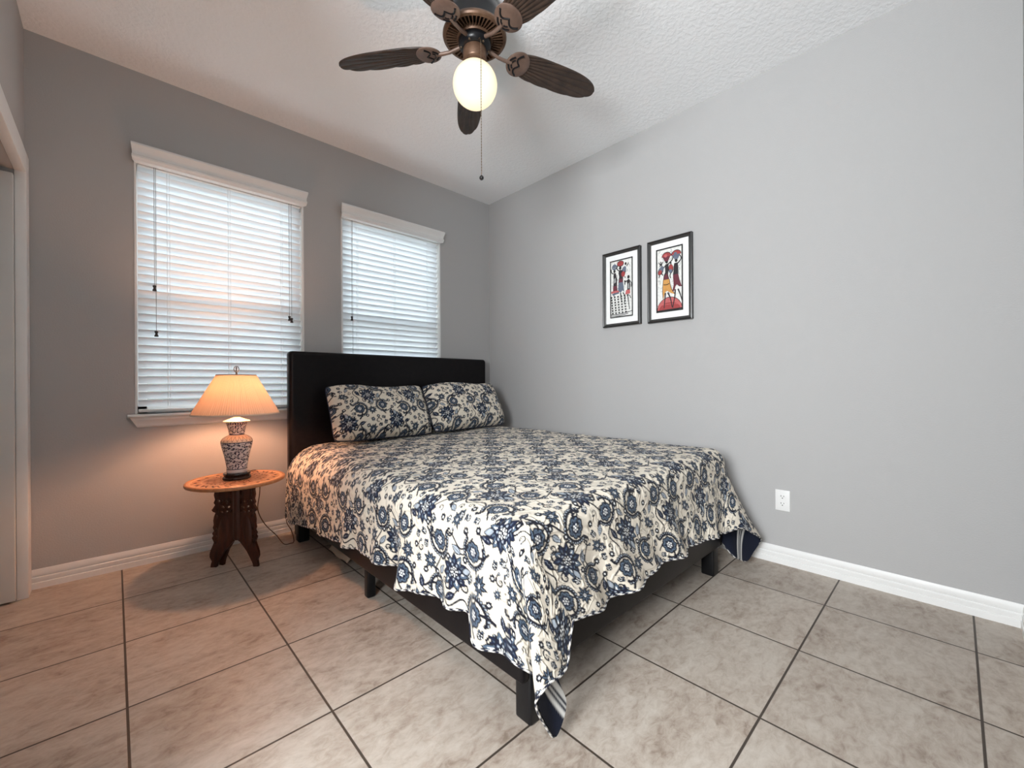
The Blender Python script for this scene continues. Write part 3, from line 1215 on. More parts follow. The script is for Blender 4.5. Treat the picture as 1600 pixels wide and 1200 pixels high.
    OCR = np.stack([np.cos(th), np.sin(th), 0 * th], 1)

    def cone_cloth(tbv, c):
        t = tbv * 2
        a = np.where(t < 1, 1.0, 2 - t)
        b = np.where(t < 1, t, 1.0)
        return np.stack([a, b], 1)

    T = np.concatenate([TL, TCL, TF, TCR, TR])
    H = np.concatenate([HL, HCL, HF, HCR, HR])
    O = np.concatenate([OL, OCL, OF, OCR, OR])
    T[:, 2] = ztop(T[:, 0], T[:, 1])
    nC = len(T)
    Rx = np.concatenate([rxL + 0.006, np.full(n_cone, 0.058), np.linspace(0.055, 0.075, n_foot), np.full(n_cone, 0.075), np.full(n_side, 0.05)])
    Rz = np.concatenate([0.145 * (1 - vL) ** 1.2 + 0.062, np.full(n_cone, 0.062), np.linspace(0.062, 0.080, n_foot), np.full(n_cone, 0.085), np.full(n_side, 0.07)])
    # cloth coordinates at the roll start and at the hem
    cT = np.concatenate([np.stack([xL, yL], 1), np.tile(cornerL, (n_cone, 1)), np.stack([xF, yFt], 1), np.tile(cornerR, (n_cone, 1)), np.stack([xRr, yRr], 1)])
    D = DROP
    ab = cone_cloth(TBL, None)
    cHL = np.stack([xL - D - 0.06, yL], 1)
    cHC = np.stack([cornerL[0] - (D + 0.06) * ab[:, 0], cornerL[1] - (D + 0.06) * ab[:, 1]], 1)
    cHC[:, 0] = cornerL[0] - (D + 0.06) * ab[:, 0]
    cHF = np.stack([xF, yFt - D - 0.06], 1)
    ab2 = cone_cloth(1 - TBR, None)
    cHC2 = np.stack([cornerR[0] + (D + 0.06) * ab2[:, 0], cornerR[1] - (D + 0.06) * ab2[:, 1]], 1)
    cHR = np.stack([xRr + D + 0.06, yRr], 1)
    cH = np.concatenate([cHL, cHC, cHF, cHC2, cHR])
    cone_mask = np.zeros(nC, bool)
    cone_mask[n_side:n_side + n_cone] = True
    cone_mask[n_side + n_cone + n_foot:n_side + 2 * n_cone + n_foot] = True
    # ---- build columns: quarter ellipse then an eased fall to the hem
    na = 34
    ang = np.linspace(0, PI / 2, na)
    arcp = T[:, None, :] + O[:, None, :] * (Rx[:, None] * np.sin(ang)[None, :])[..., None]
    arcp[..., 2] = T[:, 2][:, None] - Rz[:, None] * (1 - np.cos(ang))[None, :]
    S = arcp[:, -1, :]
    nb = m_row - na
    tt = np.linspace(0, 1, nb + 1)[1:]
    e = tt ** 1.25
    fall = S[:, None, :] * (1 - tt)[None, :, None] + H[:, None, :] * tt[None, :, None]
    fall[..., :2] = S[:, None, :2] * (1 - e)[None, :, None] + H[:, None, :2] * e[None, :, None]
    P = np.concatenate([arcp, fall], 1)                     # nC x m_row x 3
    seg = np.linalg.norm(np.diff(P, axis=1), axis=2)
    s = np.concatenate([np.zeros((nC, 1)), np.cumsum(seg, 1)], 1)
    frac = s / s[:, -1:]
    # the print follows real length down the cloth (cone columns keep their cloth coordinates)
    dirn = cH - cT
    ln = np.linalg.norm(dirn, axis=1, keepdims=True)
    dirn = dirn / ln
    use = np.where(cone_mask[:, None], frac * ln, np.minimum(s, 9))
    C = cT[:, None, :] + dirn[:, None, :] * use[..., None]
    # small creases
    nz = 0.0022 * smooth_noise(P[..., 1] * 1.0 + P[..., 0], P[..., 2], 34, 8) * np.clip(frac * 4, 0, 1)
    P = P + O[:, None, :] * nz[..., None]
    # ---- top grid
    gu = np.linspace(0, 1, n_foot)
    X = xL[:, None] * (1 - gu)[None, :] + xR[:, None] * gu[None, :]
    Y = yL[:, None] * (1 - gu)[None, :] + yR[:, None] * gu[None, :]
    Yf = np.interp(np.linspace(0, 1, n_side), [0, 1], [0, 1])
    Z = ztop(X, Y)
    topV = np.stack([X, Y, Z], -1).reshape(-1, 3)
    topC = np.stack([X, Y], -1).reshape(-1, 2)
    colV = P.reshape(-1, 3)
    colC = C.reshape(-1, 2)
    V = np.concatenate([topV, colV])
    CC = np.concatenate([topC, colC])
    q1 = grid_quads(n_side, n_foot)
    q2 = grid_quads(nC, m_row) + len(topV)
    Q = np.concatenate([q1[:, ::-1], q2])
    col = QP.sample(CC[:, 0] + 5.02, CC[:, 1] + 8.11)
    np_mesh('printed_cover', V, Q, M['quilt'], root, color=col, uv=CC)
    # ---- navy lining inside the hanging sides, striped near the side hems
    st, rs = 1, 1
    r0 = na + 20
    Pi = P[::st, r0::rs]
    fi = frac[::st, r0::rs]
    du = np.gradient(Pi, axis=0)
    dv = np.gradient(Pi, axis=1)
    nn = np.cross(du, dv)
    nn /= np.maximum(np.linalg.norm(nn, axis=2, keepdims=True), 1e-9)
    Pl = Pi + nn * 0.006
    Pl2 = Pi - nn * 0.006
    ctr = np.array([-1.05, -1.2, 0.3])
    pick = np.linalg.norm(Pl[5, 5] - ctr) < np.linalg.norm(Pl2[5, 5] - ctr)
    Pl = Pl if pick else Pl2
    Ci = C[::st, r0::rs]
    left = Pi[..., 0] < -1.05
    fx_, fz_ = np.where(left, -1.900, -0.142), np.where(left, 0.185, 0.156)
    tx_, tz_ = np.where(left, -1.800, -0.207), np.where(left, 0.030, 0.042)
    ln_ = np.hypot(tx_ - fx_, tz_ - fz_)
    a = np.abs((Pi[..., 0] - fx_) * (tz_ - fz_) - (Pi[..., 2] - fz_) * (tx_ - fx_)) / ln_
    a = np.where(cone_mask[::st][:, None], a, 9.0)
    w_ = 0
    for lo, hi in ((0.050, 0.062), (0.069, 0.0735), (0.080, 0.094)):
        w_ = w_ + np.clip((a - lo) / 0.003 + 0.5, 0, 1) * np.clip((hi - a) / 0.003 + 0.5, 0, 1)
    w_ = np.clip(w_, 0, 1)[..., None]
    colr = np.array([0.006, 0.009, 0.022]) * (1 - w_) + np.array([0.62, 0.62, 0.60]) * w_
    np_mesh('lining', Pl.reshape(-1, 3), grid_quads(Pl.shape[0], Pl.shape[1]), M['lining'], root, color=colr.reshape(-1, 3))['label'] = 'navy lining with white stripes'
    # ---- candy striped binding along the hem
    hp = P[::2, -1, :]
    k = len(hp)
    tg = np.gradient(hp, axis=0)
    tg /= np.maximum(np.linalg.norm(tg, axis=1, keepdims=True), 1e-9)
    upv = np.array([0, 0, 1.0])
    b1 = np.cross(tg, upv)
    b1 /= np.maximum(np.linalg.norm(b1, axis=1, keepdims=True), 1e-6)
    b2 = np.cross(b1, tg)
    aa = np.linspace(0, 2 * PI, 9)[:-1]
    ring = hp[:, None, :] + 0.0036 * (np.cos(aa)[None, :, None] * b1[:, None, :] + np.sin(aa)[None, :, None] * b2[:, None, :])
    L = np.concatenate([[0], np.cumsum(np.linalg.norm(np.diff(hp, axis=0), axis=1))])
    ph = (L[:, None] / 0.036 + aa[None, :] / (2 * PI)) % 1.0
    bc = np.where((ph < 0.42)[..., None], np.array([0.74, 0.72, 0.68]), np.array([0.008, 0.010, 0.024]))
    ring = np.concatenate([ring, ring[:, :1]], 1)
    bc = np.concatenate([bc, bc[:, :1]], 1)
    np_mesh('binding', ring.reshape(-1, 3), grid_quads(k, 9), M['binding'], root, color=bc.reshape(-1, 3))['label'] = 'white and navy striped hem binding'


build_quilt()


# ------------------------------------------------------------------ pillows
def build_pillow(label, cx, cyb, zb, w, h, lean, thick, rollz, uvo, seed):
    nu, nv = 190, 120
    u = np.linspace(-1, 1, nu)
    v = np.linspace(-1, 1, nv)
    U, Vv = np.meshgrid(u, v, indexing='ij')
    prof = (np.clip(1 - np.abs(U) ** 3.0, 0, 1) * np.clip(1 - np.abs(Vv) ** 2.6, 0, 1)) ** 0.48
    # rectangle with corners kept and sides drawn in a little
    cr = (np.abs(U) * np.abs(Vv)) ** 5
    X = U * (w / 2) * (1 - 0.030 * (1 - Vv ** 2) - 0.045 * cr)
    Y = Vv * (h / 2) * (1 - 0.04 * (1 - U ** 2) - 0.075 * cr)
    Y = Y + 0.010 * np.sin(U * 4.0 + seed) * np.clip(Vv, 0, 1)
    wr = 0.006 * smooth_noise(X, Y, 22, seed) * prof
    Zf = thick * prof * (0.62 - 0.10 * Vv) + wr
    Zb = -thick * prof * 0.42
    th = math.radians(lean)
    root_loc = (cx, cyb, zb)
    e_up = np.array([0, math.sin(th), math.cos(th)])
    e_n = np.array([0, -math.cos(th), math.sin(th)])
    c, s_ = math.cos(rollz), math.sin(rollz)

    def place(Xa, Ya, Za):
        Xr, Yr = Xa * c - Ya * s_, Xa * s_ + Ya * c
        P = np.zeros(Xa.shape + (3,))
        P[..., 0] = cx + Xr
        P += (Yr + h / 2)[..., None] * e_up + Za[..., None] * e_n
        P[..., 1] += cyb
        P[..., 2] += zb
        return P
    A = place(X, Y, Zf).reshape(-1, 3)
    B = place(X, Y, Zb).reshape(-1, 3)
    q = grid_quads(nu, nv)
    CC = np.stack([X + uvo[0], Y + uvo[1]], -1).reshape(-1, 2)
    col = QP.sample(CC[:, 0] / 0.9 + 3.0, CC[:, 1] / 0.9 + 3.0)
    V = np.concatenate([A, B])
    root = bpy.data.objects.new('pillow', None)
    COL.objects.link(root)
    root.location = root_loc
    tag(root, label, 'pillow', 'pillows against the headboard')
    np_mesh('sham', V, np.concatenate([q, q[:, ::-1] + len(A)]), M['quilt'], root, color=np.concatenate([col, col]), uv=np.concatenate([CC, CC]))
    # corded edge
    idx = [(i, 0) for i in range(nu)] + [(nu - 1, j) for j in range(nv)] + [(i, nv - 1) for i in range(nu - 1, -1, -1)] + [(0, j) for j in range(nv - 1, -1, -1)]
    pts = A.reshape(nu, nv, 3)
    m = MB()
    m.tube([pts[i, j] for i, j in idx[::3]], 0.0042, 6, caps=False)
    m.build('corded_edge', plain_navy, root, smooth=True)
    return root


plain_navy = plain('navy_piping', (0.02, 0.026, 0.05), 0.8)
build_pillow('navy and white paisley pillow nearest the lamp, leaning on the headboard', -1.305, -0.446, 0.630, 0.735, 0.405, 27, 0.20, -0.01, (0.1, 0.05), 4)
build_pillow('navy and white paisley pillow nearest the picture wall, overlapping the other', -0.612, -0.502, 0.648, 0.720, 0.405, 27, 0.20, 0.015, (0.55, 0.22), 9)


# ------------------------------------------------------------------ side table
TCX, TCY, TZ = -2.185, -0.405, 0.487


def carve_print(x, y):
    """colour and height of the carved top at local x, y"""
    r = np.hypot(x, y)
    a = np.arctan2(y, x)
    light = np.array([0.60, 0.31, 0.16])
    dark = np.array([0.055, 0.014, 0.006])
    brass = np.array([0.66, 0.43, 0.20])
    n = len(r)
    cut = np.zeros(n, bool)
    inl = np.zeros(n, bool)
    k = 18
    pa = (a * k / (2 * PI)) % 1.0 - 0.5
    band = (r > 0.165) & (r < 0.205)
    cut |= band & (np.abs(np.abs(pa) * 1.2 + (r - 0.185) * 16 * np.sign(np.sin(a * k)) - 0.25) < 0.10)
    cut |= band & (np.hypot(pa * 0.06, r - 0.185) < 0.007)
    inl |= ((r > 0.156) & (r < 0.160)) | ((r > 0.209) & (r < 0.2125))
    k2 = 9
    pb = (a * k2 / (2 * PI)) % 1.0 - 0.5
    mid = (r > 0.070) & (r < 0.150)
    cut |= mid & (np.abs(np.sin(r * 105 + 2.2 * np.sin(a * k2))) < 0.26) & (np.abs(pb) > 0.06)
    cut |= mid & (np.abs(np.abs(pb) - 0.24 - 0.10 * np.sin(r * 60)) < 0.035)
    k3 = 8
    pc = np.abs(np.cos(a * k3 / 2))
    cut |= (r < 0.064) & (r > 0.012) & (np.abs(r - 0.058 * pc) < 0.006)
    inl |= (r < 0.010)
    col = np.where(cut[:, None], dark, light)
    col = np.where(inl[:, None], brass, col)
    return col, np.where(cut, -0.0022, 0.0)


def leg_outline():
    """carved leg board, local s outward from the hinge (0..0.17), z up (0..0.475)"""
    return [(0.006, 0.470), (0.130, 0.470), (0.148, 0.462), (0.145, 0.430), (0.150, 0.405), (0.142, 0.380), (0.152, 0.362), (0.142, 0.350), (0.158, 0.330), (0.166, 0.322), (0.158, 0.312), (0.140, 0.306),
            (0.150, 0.285), (0.155, 0.262), (0.152, 0.240), (0.158, 0.222), (0.150, 0.205), (0.163, 0.190), (0.156, 0.178), (0.165, 0.165), (0.158, 0.152), (0.152, 0.140),
            (0.160, 0.122), (0.172, 0.100), (0.180, 0.078), (0.181, 0.058), (0.172, 0.044), (0.166, 0.034), (0.172, 0.018), (0.176, 0.0), (0.136, 0.0), (0.130, 0.020), (0.112, 0.048), (0.082, 0.088), (0.050, 0.120), (0.026, 0.142), (0.010, 0.150), (0.006, 0.152)]


def leg_holes():
    H = []

    def quad(cx, cz, w, h, rot=0.0, n=7, p=1.0):
        pts = []
        for k in range(n):
            t = 2 * PI * k / n
            x, z = w * math.cos(t), h * math.sin(t)
            pts.append((cx + x * math.cos(rot) - z * math.sin(rot), cz + x * math.sin(rot) + z * math.cos(rot)))
        H.append(pts)
    for q in ((0.126, 0.42, 0.0075, 0.028, 0), (0.108, 0.453, 0.015, 0.0065, 0), (0.07, 0.453, 0.013, 0.006, 0.1), (0.036, 0.43, 0.009, 0.026, 0.1), (0.118, 0.372, 0.012, 0.008, 0.3), (0.092, 0.368, 0.006, 0.013, 0.2), (0.064, 0.366, 0.008, 0.013, -0.4), (0.038, 0.372, 0.008, 0.02, -0.1), (0.125, 0.319, 0.0055, 0.014, -0.7), (0.093, 0.339, 0.015, 0.006, 0.3), (0.055, 0.337, 0.015, 0.006, -0.35), (0.035, 0.316, 0.006, 0.013, 0.6), (0.098, 0.312, 0.012, 0.0055, 0.4), (0.066, 0.312, 0.012, 0.005, -0.3), (0.129, 0.285, 0.006, 0.011, 0), (0.136, 0.208, 0.0065, 0.017, 0.2), (0.133, 0.17, 0.007, 0.013, -0.3), (0.138, 0.138, 0.005, 0.01, 0.1)):
        quad(*q)
    return H


def build_table():
    root = thing('side_table', 'small round carved wooden side table beside the bed', 'side table', (TCX, TCY, 0))
    R = 0.235
    nr, na = 120, 360
    r = np.linspace(0.0005, R - 0.012, nr)
    a = np.linspace(0, 2 * PI, na, endpoint=False)
    RR, AA = np.meshgrid(r, a, indexing='ij')
    x, y = (RR * np.cos(AA)).ravel(), (RR * np.sin(AA)).ravel()
    col, hh = carve_print(x, y)
    V = np.stack([TCX + x, TCY + y, TZ - 0.001 + hh], 1)
    ii = np.arange(nr - 1)[:, None] * na
    jj = np.arange(na)[None, :]
    j2 = (jj + 1) % na
    q = np.stack([ii + jj, ii + na + jj, ii + na + j2, ii + j2], -1).reshape(-1, 4)
    top = np_mesh('table_top', V, q, M['carved_top'], root, color=col)
    top['label'] = 'round top with carved leaf pattern'
    m = MB()
    m.lathe([(0.010, -0.020), (R - 0.010, -0.020), (R - 0.002, -0.016), (R, -0.010), (R - 0.001, -0.003), (R - 0.005, 0.001), (R - 0.010, 0.0015), (R - 0.013, -0.001), (R - 0.013, -0.004), (0.01, -0.004)], (TCX, TCY, TZ), 72)
    m.build('rim', M['rosewood_rim'], top, smooth=True)
    out = leg_outline()
    holes = leg_holes()
    # two boards face the room, two stand behind them
    # direction of each board in plan; hinge post at the centre
    side = Vector((0.745, -0.667, 0)).normalized()
    away = Vector((0.667, 0.745, 0)).normalized()
    back_out = [(0.006, 0.460), (0.040, 0.460), (0.036, 0.36), (0.044, 0.28), (0.075, 0.20), (0.120, 0.12), (0.140, 0.075), (0.142, 0.045), (0.134, 0.03), (0.138, 0.0), (0.108, 0.0), (0.100, 0.03), (0.070, 0.09), (0.030, 0.140), (0.006, 0.152)]
    boards = [(-side, True, 0.81), (side, True, 0.66), (-side * 0.97 + away * 0.27, False, 0.86), (side * 0.80 + away * 0.6, False, 0.74)]
    for d, pierced, k in boards:
        d = d.normalized()
        polys = [[Vector((p[0], p[1], 0)) for p in (out if pierced else back_out)]]
        if pierced:
            polys += [[Vector((p[0], p[1], 0)) for p in reversed(h)] for h in holes]
        tris = tessellate_polygon(polys)
        flat = [p for pl in polys for p in pl]
        t = 0.008
        nrm = Vector((-d.y, d.x, 0))
        f = [Vector((TCX, TCY, 0)) + d * (p.x * k) + nrm * t + Vector((0, 0, p.y * 0.981)) for p in flat]
        b = [q_ - nrm * 2 * t for q_ in f]
        n = len(flat)
        fs = [tuple(tri) for tri in tris] + [tuple(reversed([i + n for i in tri])) for tri in tris]
        o0 = 0
        for pl in polys:
            L = len(pl)
            fs += [(o0 + i, o0 + (i + 1) % L, n + o0 + (i + 1) % L, n + o0 + i) for i in range(L)]
            o0 += L
        m = MB()
        m.add(f + b, fs)
        leg = m.build('leg', M['rosewood'], root)
        # raised almond shaped panel on the outer face of each pierced leg board
        if pierced:
            m = MB()
            for sgn in (1, -1):
                vs = []
                cc = (0.088, 0.205)
                ring = [(0.088 + 0.036 * math.cos(q_) - 0.012 * math.sin(q_), 0.205 + 0.090 * math.sin(q_)) for q_ in np.linspace(0, 2 * PI, 25)[:-1]]
                for (rs, dp) in ((1.0, 0.0), (0.72, 0.005), (0.35, 0.0075), (0.02, 0.008)):
                    for p in ring:
                        px, pz = cc[0] + (p[0] - cc[0]) * rs, cc[1] + (p[1] - cc[1]) * rs
                        vs.append(Vector((TCX, TCY, 0)) + d * (px * k) + nrm * sgn * (t - 0.0005 + dp) + Vector((0, 0, pz * 0.981)))
                L = len(ring)
                m.add(vs, [(i * L + j, i * L + (j + 1) % L, (i + 1) * L + (j + 1) % L, (i + 1) * L + j) for i in range(3) for j in range(L)])
            m.build('carved_panel', M['rosewood'], leg, smooth=True)
    m = MB()
    m.lathe([(0.012, 0.148), (0.020, 0.155), (0.022, 0.20), (0.022, 0.40), (0.026, 0.45), (0.026, 0.466)], (TCX, TCY, 0), 10)
    m.build('hinge_post', M['rosewood'], root)
    return root


build_table()


# ------------------------------------------------------------------ table lamp
def build_lamp():
    c = (TCX, TCY, TZ)
    root = thing('table_lamp', 'lit blue and white porcelain lamp with pleated peach shade on the side table', 'lamp', (TCX, TCY, TZ + 0.001))
    z0 = 0.002
    m = MB()
    m.lathe([(0.052, z0), (0.067, z0), (0.068, 0.006), (0.066, 0.014), (0.060, 0.018), (0.062, 0.024), (0.065, 0.029), (0.063, 0.036), (0.045, 0.038)], c, 40)
    m.build('base', M['black_gloss'], root, smooth=True, angle=35)['label'] = 'black turned wooden foot'
    # body: dense lathe with painted scrolls
    prof = np.array([(0.046, 0.036), (0.049, 0.040), (0.049, 0.052), (0.049, 0.066), (0.054, 0.100), (0.062, 0.140), (0.071, 0.178), (0.0755, 0.200), (0.0745, 0.212), (0.068, 0.224), (0.055, 0.234), (0.042, 0.240), (0.0365, 0.245), (0.0375, 0.256), (0.042, 0.280), (0.048, 0.303), (0.052, 0.314), (0.052, 0.317)])
    pp = interp_path(prof, 260)
    na = 300
    a = np.linspace(0, 2 * PI, na, endpoint=False)
    X = c[0] + pp[:, 0][:, None] * np.cos(a)[None, :]
    Y = c[1] + pp[:, 0][:, None] * np.sin(a)[None, :]
    Z = c[2] + np.repeat(pp[:, 1][:, None], na, 1)
    V = np.stack([X, Y, Z], -1).reshape(-1, 3)
    p = Print(7.85, 7.0, 0.04, (0.62, 0.60, 0.60))
    BL = (0.018, 0.020, 0.050)
    for i, (qx, qy) in enumerate(((1.0, 1.1), (3.0, 2.6), (5.0, 0.9), (7.0, 2.8), (1.1, 4.4), (3.2, 6.0), (5.1, 4.5), (7.1, 6.2))):
        p.frame(qx, qy, i * 1.3, 1 if i % 2 else -1)
        p.stroke(arc(0.95, 0, 5.4, 0.25, 20), 0.30, BL)
        p.circ(0.0, 0.0, 0.20, BL)
        p.lens(0.7, -0.5, 1.4, 0.36, -0.9, BL)
        p.lens(-0.7, 0.6, 1.3, 0.36, 2.2, BL)
        p.lens(0.3, 1.0, 1.1, 0.3, 0.9, BL)
    uu = np.repeat((a * 0.05 * 1.0)[None, :], len(pp), 0)
    vv = Z - c[2]
    col = p.sample(uu.ravel(), vv.ravel() * 1.0)
    zz = vv.ravel()
    aa = np.repeat(a[None, :], len(pp), 0).ravel()
    white = np.array([0.66, 0.62, 0.60])
    col = np.where(((zz < 0.056))[:, None], white, col)
    sh = (zz > 0.206) & (zz < 0.243)
    petal = np.abs((aa * 10 / PI) % 1.0 - 0.5) * 0.05 + 0.210
    colsh = np.where((np.abs(zz - petal) < 0.0022)[:, None], np.array([0.16, 0.13, 0.10]), np.array([0.68, 0.60, 0.46]))
    col = np.where(sh[:, None], colsh, col)
    for lo, hi in ((0.202, 0.206), (0.056, 0.060), (0.243, 0.247)):
        col = np.where(((zz > lo) & (zz < hi))[:, None], np.array(BL), col)
    for lo, hi in ((0.300, 0.309),):
        k = ((zz > lo) & (zz < hi) & (np.sin(aa * 26) > 0))
        col = np.where(k[:, None], np.array(BL), np.where(((zz > lo) & (zz < hi))[:, None], np.array([0.60, 0.46, 0.40]), col))
    ii = np.arange(len(pp) - 1)[:, None] * na
    jj = np.arange(na)[None, :]
    j2 = (jj + 1) % na
    q = np.stack([ii + jj, ii + j2, ii + na + j2, ii + na + jj], -1).reshape(-1, 4)
    np_mesh('vase_body', V, q, M['china'], root, color=col)['label'] = 'blue and white scroll painted vase'
    m = MB()
    m.lathe([(0.040, 0.316), (0.060, 0.3155), (0.0635, 0.318), (0.060, 0.322), (0.044, 0.328), (0.026, 0.335), (0.014, 0.341), (0.008, 0.343)], c, 40)
    m.build('cap', M['cream_china'], root, smooth=True, angle=50)['label'] = 'cream domed cap'
    m = MB()
    m.lathe([(0.012, 0.340), (0.014, 0.346), (0.009, 0.352), (0.007, 0.362), (0.012, 0.366), (0.015, 0.372), (0.015, 0.405), (0.012, 0.410)], c, 20)
    m.build('socket', M['brass'], root, smooth=True, angle=40)
    m = MB()                                        # harp
    zb, zt = 0.372, 0.574
    for s in (1, -1):
        pts = [(c[0] + s * w, c[1], c[2] + z) for w, z in ((0.012, zb), (0.036, zb + 0.02), (0.052, zb + 0.07), (0.050, zb + 0.12), (0.034, zt - 0.025), (0.014, zt - 0.005), (0.0, zt))]
        m.tube(interp_path(pts, 24), 0.0018, 8)
    m.build('harp', M['brass'], root, smooth=True)
    m = MB()
    m.lathe([(0.012, 0.408), (0.014, 0.425), (0.022, 0.450), (0.029, 0.470), (0.030, 0.482), (0.025, 0.498), (0.014, 0.508), (0.002, 0.511)], c, 24)
    m.build('bulb', M['bulb'], root, smooth=True)
    # shade: knife pleats
    rb, rt_, zb, zt = 0.205, 0.093, 0.360, 0.572
    npl = 110
    na = npl * 4
    nz = 26
    a = np.linspace(0, 2 * PI, na, endpoint=False)
    saw = np.tile([0.0, 0.45, 1.0, 0.35], npl)
    jit = np.repeat(rng.uniform(0.6, 1.4, npl), 4)
    t = np.linspace(0, 1, nz)
    R = (rb + (rt_ - rb) * t)[:, None] + (0.0030 * saw * jit)[None, :] * (1 - 0.45 * t)[:, None]
    Zs = np.repeat((zb + (zt - zb) * t)[:, None], na, 1)
    V = np.stack([c[0] + R * np.cos(a), c[1] + R * np.sin(a), c[2] + Zs], -1).reshape(-1, 3)
    ii = np.arange(nz - 1)[:, None] * na
    jj = np.arange(na)[None, :]
    j2 = (jj + 1) % na
    q = np.stack([ii + jj, ii + j2, ii + na + j2, ii + na + jj], -1).reshape(-1, 4)
    sh = np_mesh('lamp_shade', V, q, M['shade'], root)
    sh['label'] = 'peach pleated fabric shade'
    for nm, r_, z_, mat, hgt in (('bottom_trim', rb + 0.0035, zb, M['shade_trim'], 0.007), ('top_trim', rt_ + 0.0025, zt, M['shade_trim_dark'], 0.005)):
        m = MB()
        m.lathe([(r_ - 0.004, -hgt / 2), (r_, -hgt / 2), (r_ - 0.0008, hgt / 2), (r_ - 0.005, hgt / 2), (r_ - 0.004, -hgt / 2)], (c[0], c[1], c[2] + z_), 96, cap0=False, cap1=False)
        m.build(nm, mat, sh, smooth=True, angle=40)
    m = MB()                                        # spider of the shade
    for k in range(3):
        a_ = 2 * PI * k / 3 + 0.4
        m.tube([(c[0], c[1], c[2] + zt), (c[0] + rt_ * math.cos(a_), c[1] + rt_ * math.sin(a_), c[2] + zt)], 0.0015, 6)
    m.build('spider', M['brass'], sh)
    # finial: pierced ring medallion
    m = MB()
    zf = c[2] + 0.576
    m.lathe([(0.004, 0), (0.006, 0.003), (0.0035, 0.008), (0.004, 0.014)], (c[0], c[1], zf), 12)
    zc = zf + 0.029
    dx, dy = 0.745, -0.667
    ring = [(c[0] + dx * 0.0135 * math.cos(q_), c[1] + dy * 0.0135 * math.cos(q_), zc + 0.0165 * math.sin(q_)) for q_ in np.linspace(0, 2 * PI, 33)]
    m.tube(ring, 0.0019, 8, caps=False)
    m.tube([(c[0], c[1], zc - 0.016), (c[0], c[1], zc + 0.013)], [0.002, 0.0026], 8)
    m.tube([(c[0] - dx * 0.008, c[1] - dy * 0.008, zc + 0.006), (c[0] + dx * 0.008, c[1] + dy * 0.008, zc + 0.006)], 0.0019, 8)
    m.tube([(c[0] - dx * 0.006, c[1] - dy * 0.006, zc - 0.005), (c[0] + dx * 0.006, c[1] + dy * 0.006, zc - 0.005)], 0.0015, 8)
    m.build('finial', M['iron'], root, smooth=True)['label'] = 'dark pierced round finial'
    # cord: down behind the table to the floor, then up behind the bed
    pts = [(TCX + 0.04, TCY + 0.055, TZ + 0.006), (TCX + 0.12, TCY + 0.175, TZ + 0.004), (TCX + 0.150, TCY + 0.195, TZ - 0.03), (TCX + 0.145, TCY + 0.16, 0.36), (TCX + 0.128, TCY + 0.13, 0.26), (TCX + 0.165, TCY + 0.14, 0.165), (TCX + 0.235, TCY + 0.16, 0.07),
           (TCX + 0.275, TCY + 0.160, 0.008), (TCX + 0.310, TCY + 0.15, 0.004), (TCX + 0.335, TCY + 0.165, 0.008), (TCX + 0.335, TCY + 0.21, 0.06), (TCX + 0.330, TCY + 0.30, 0.10), (TCX + 0.345, TCY + 0.365, 0.16)]
    m = MB()
    m.tube(interp_path(pts, 90), 0.0027, 8)
    m.build('power_cord', M['cord_brown'], root, smooth=True)['label'] = 'thin brown power cord'
    return root


build_lamp()


# ------------------------------------------------------------------ ceiling fan
FX, FY = -1.5, -1.67


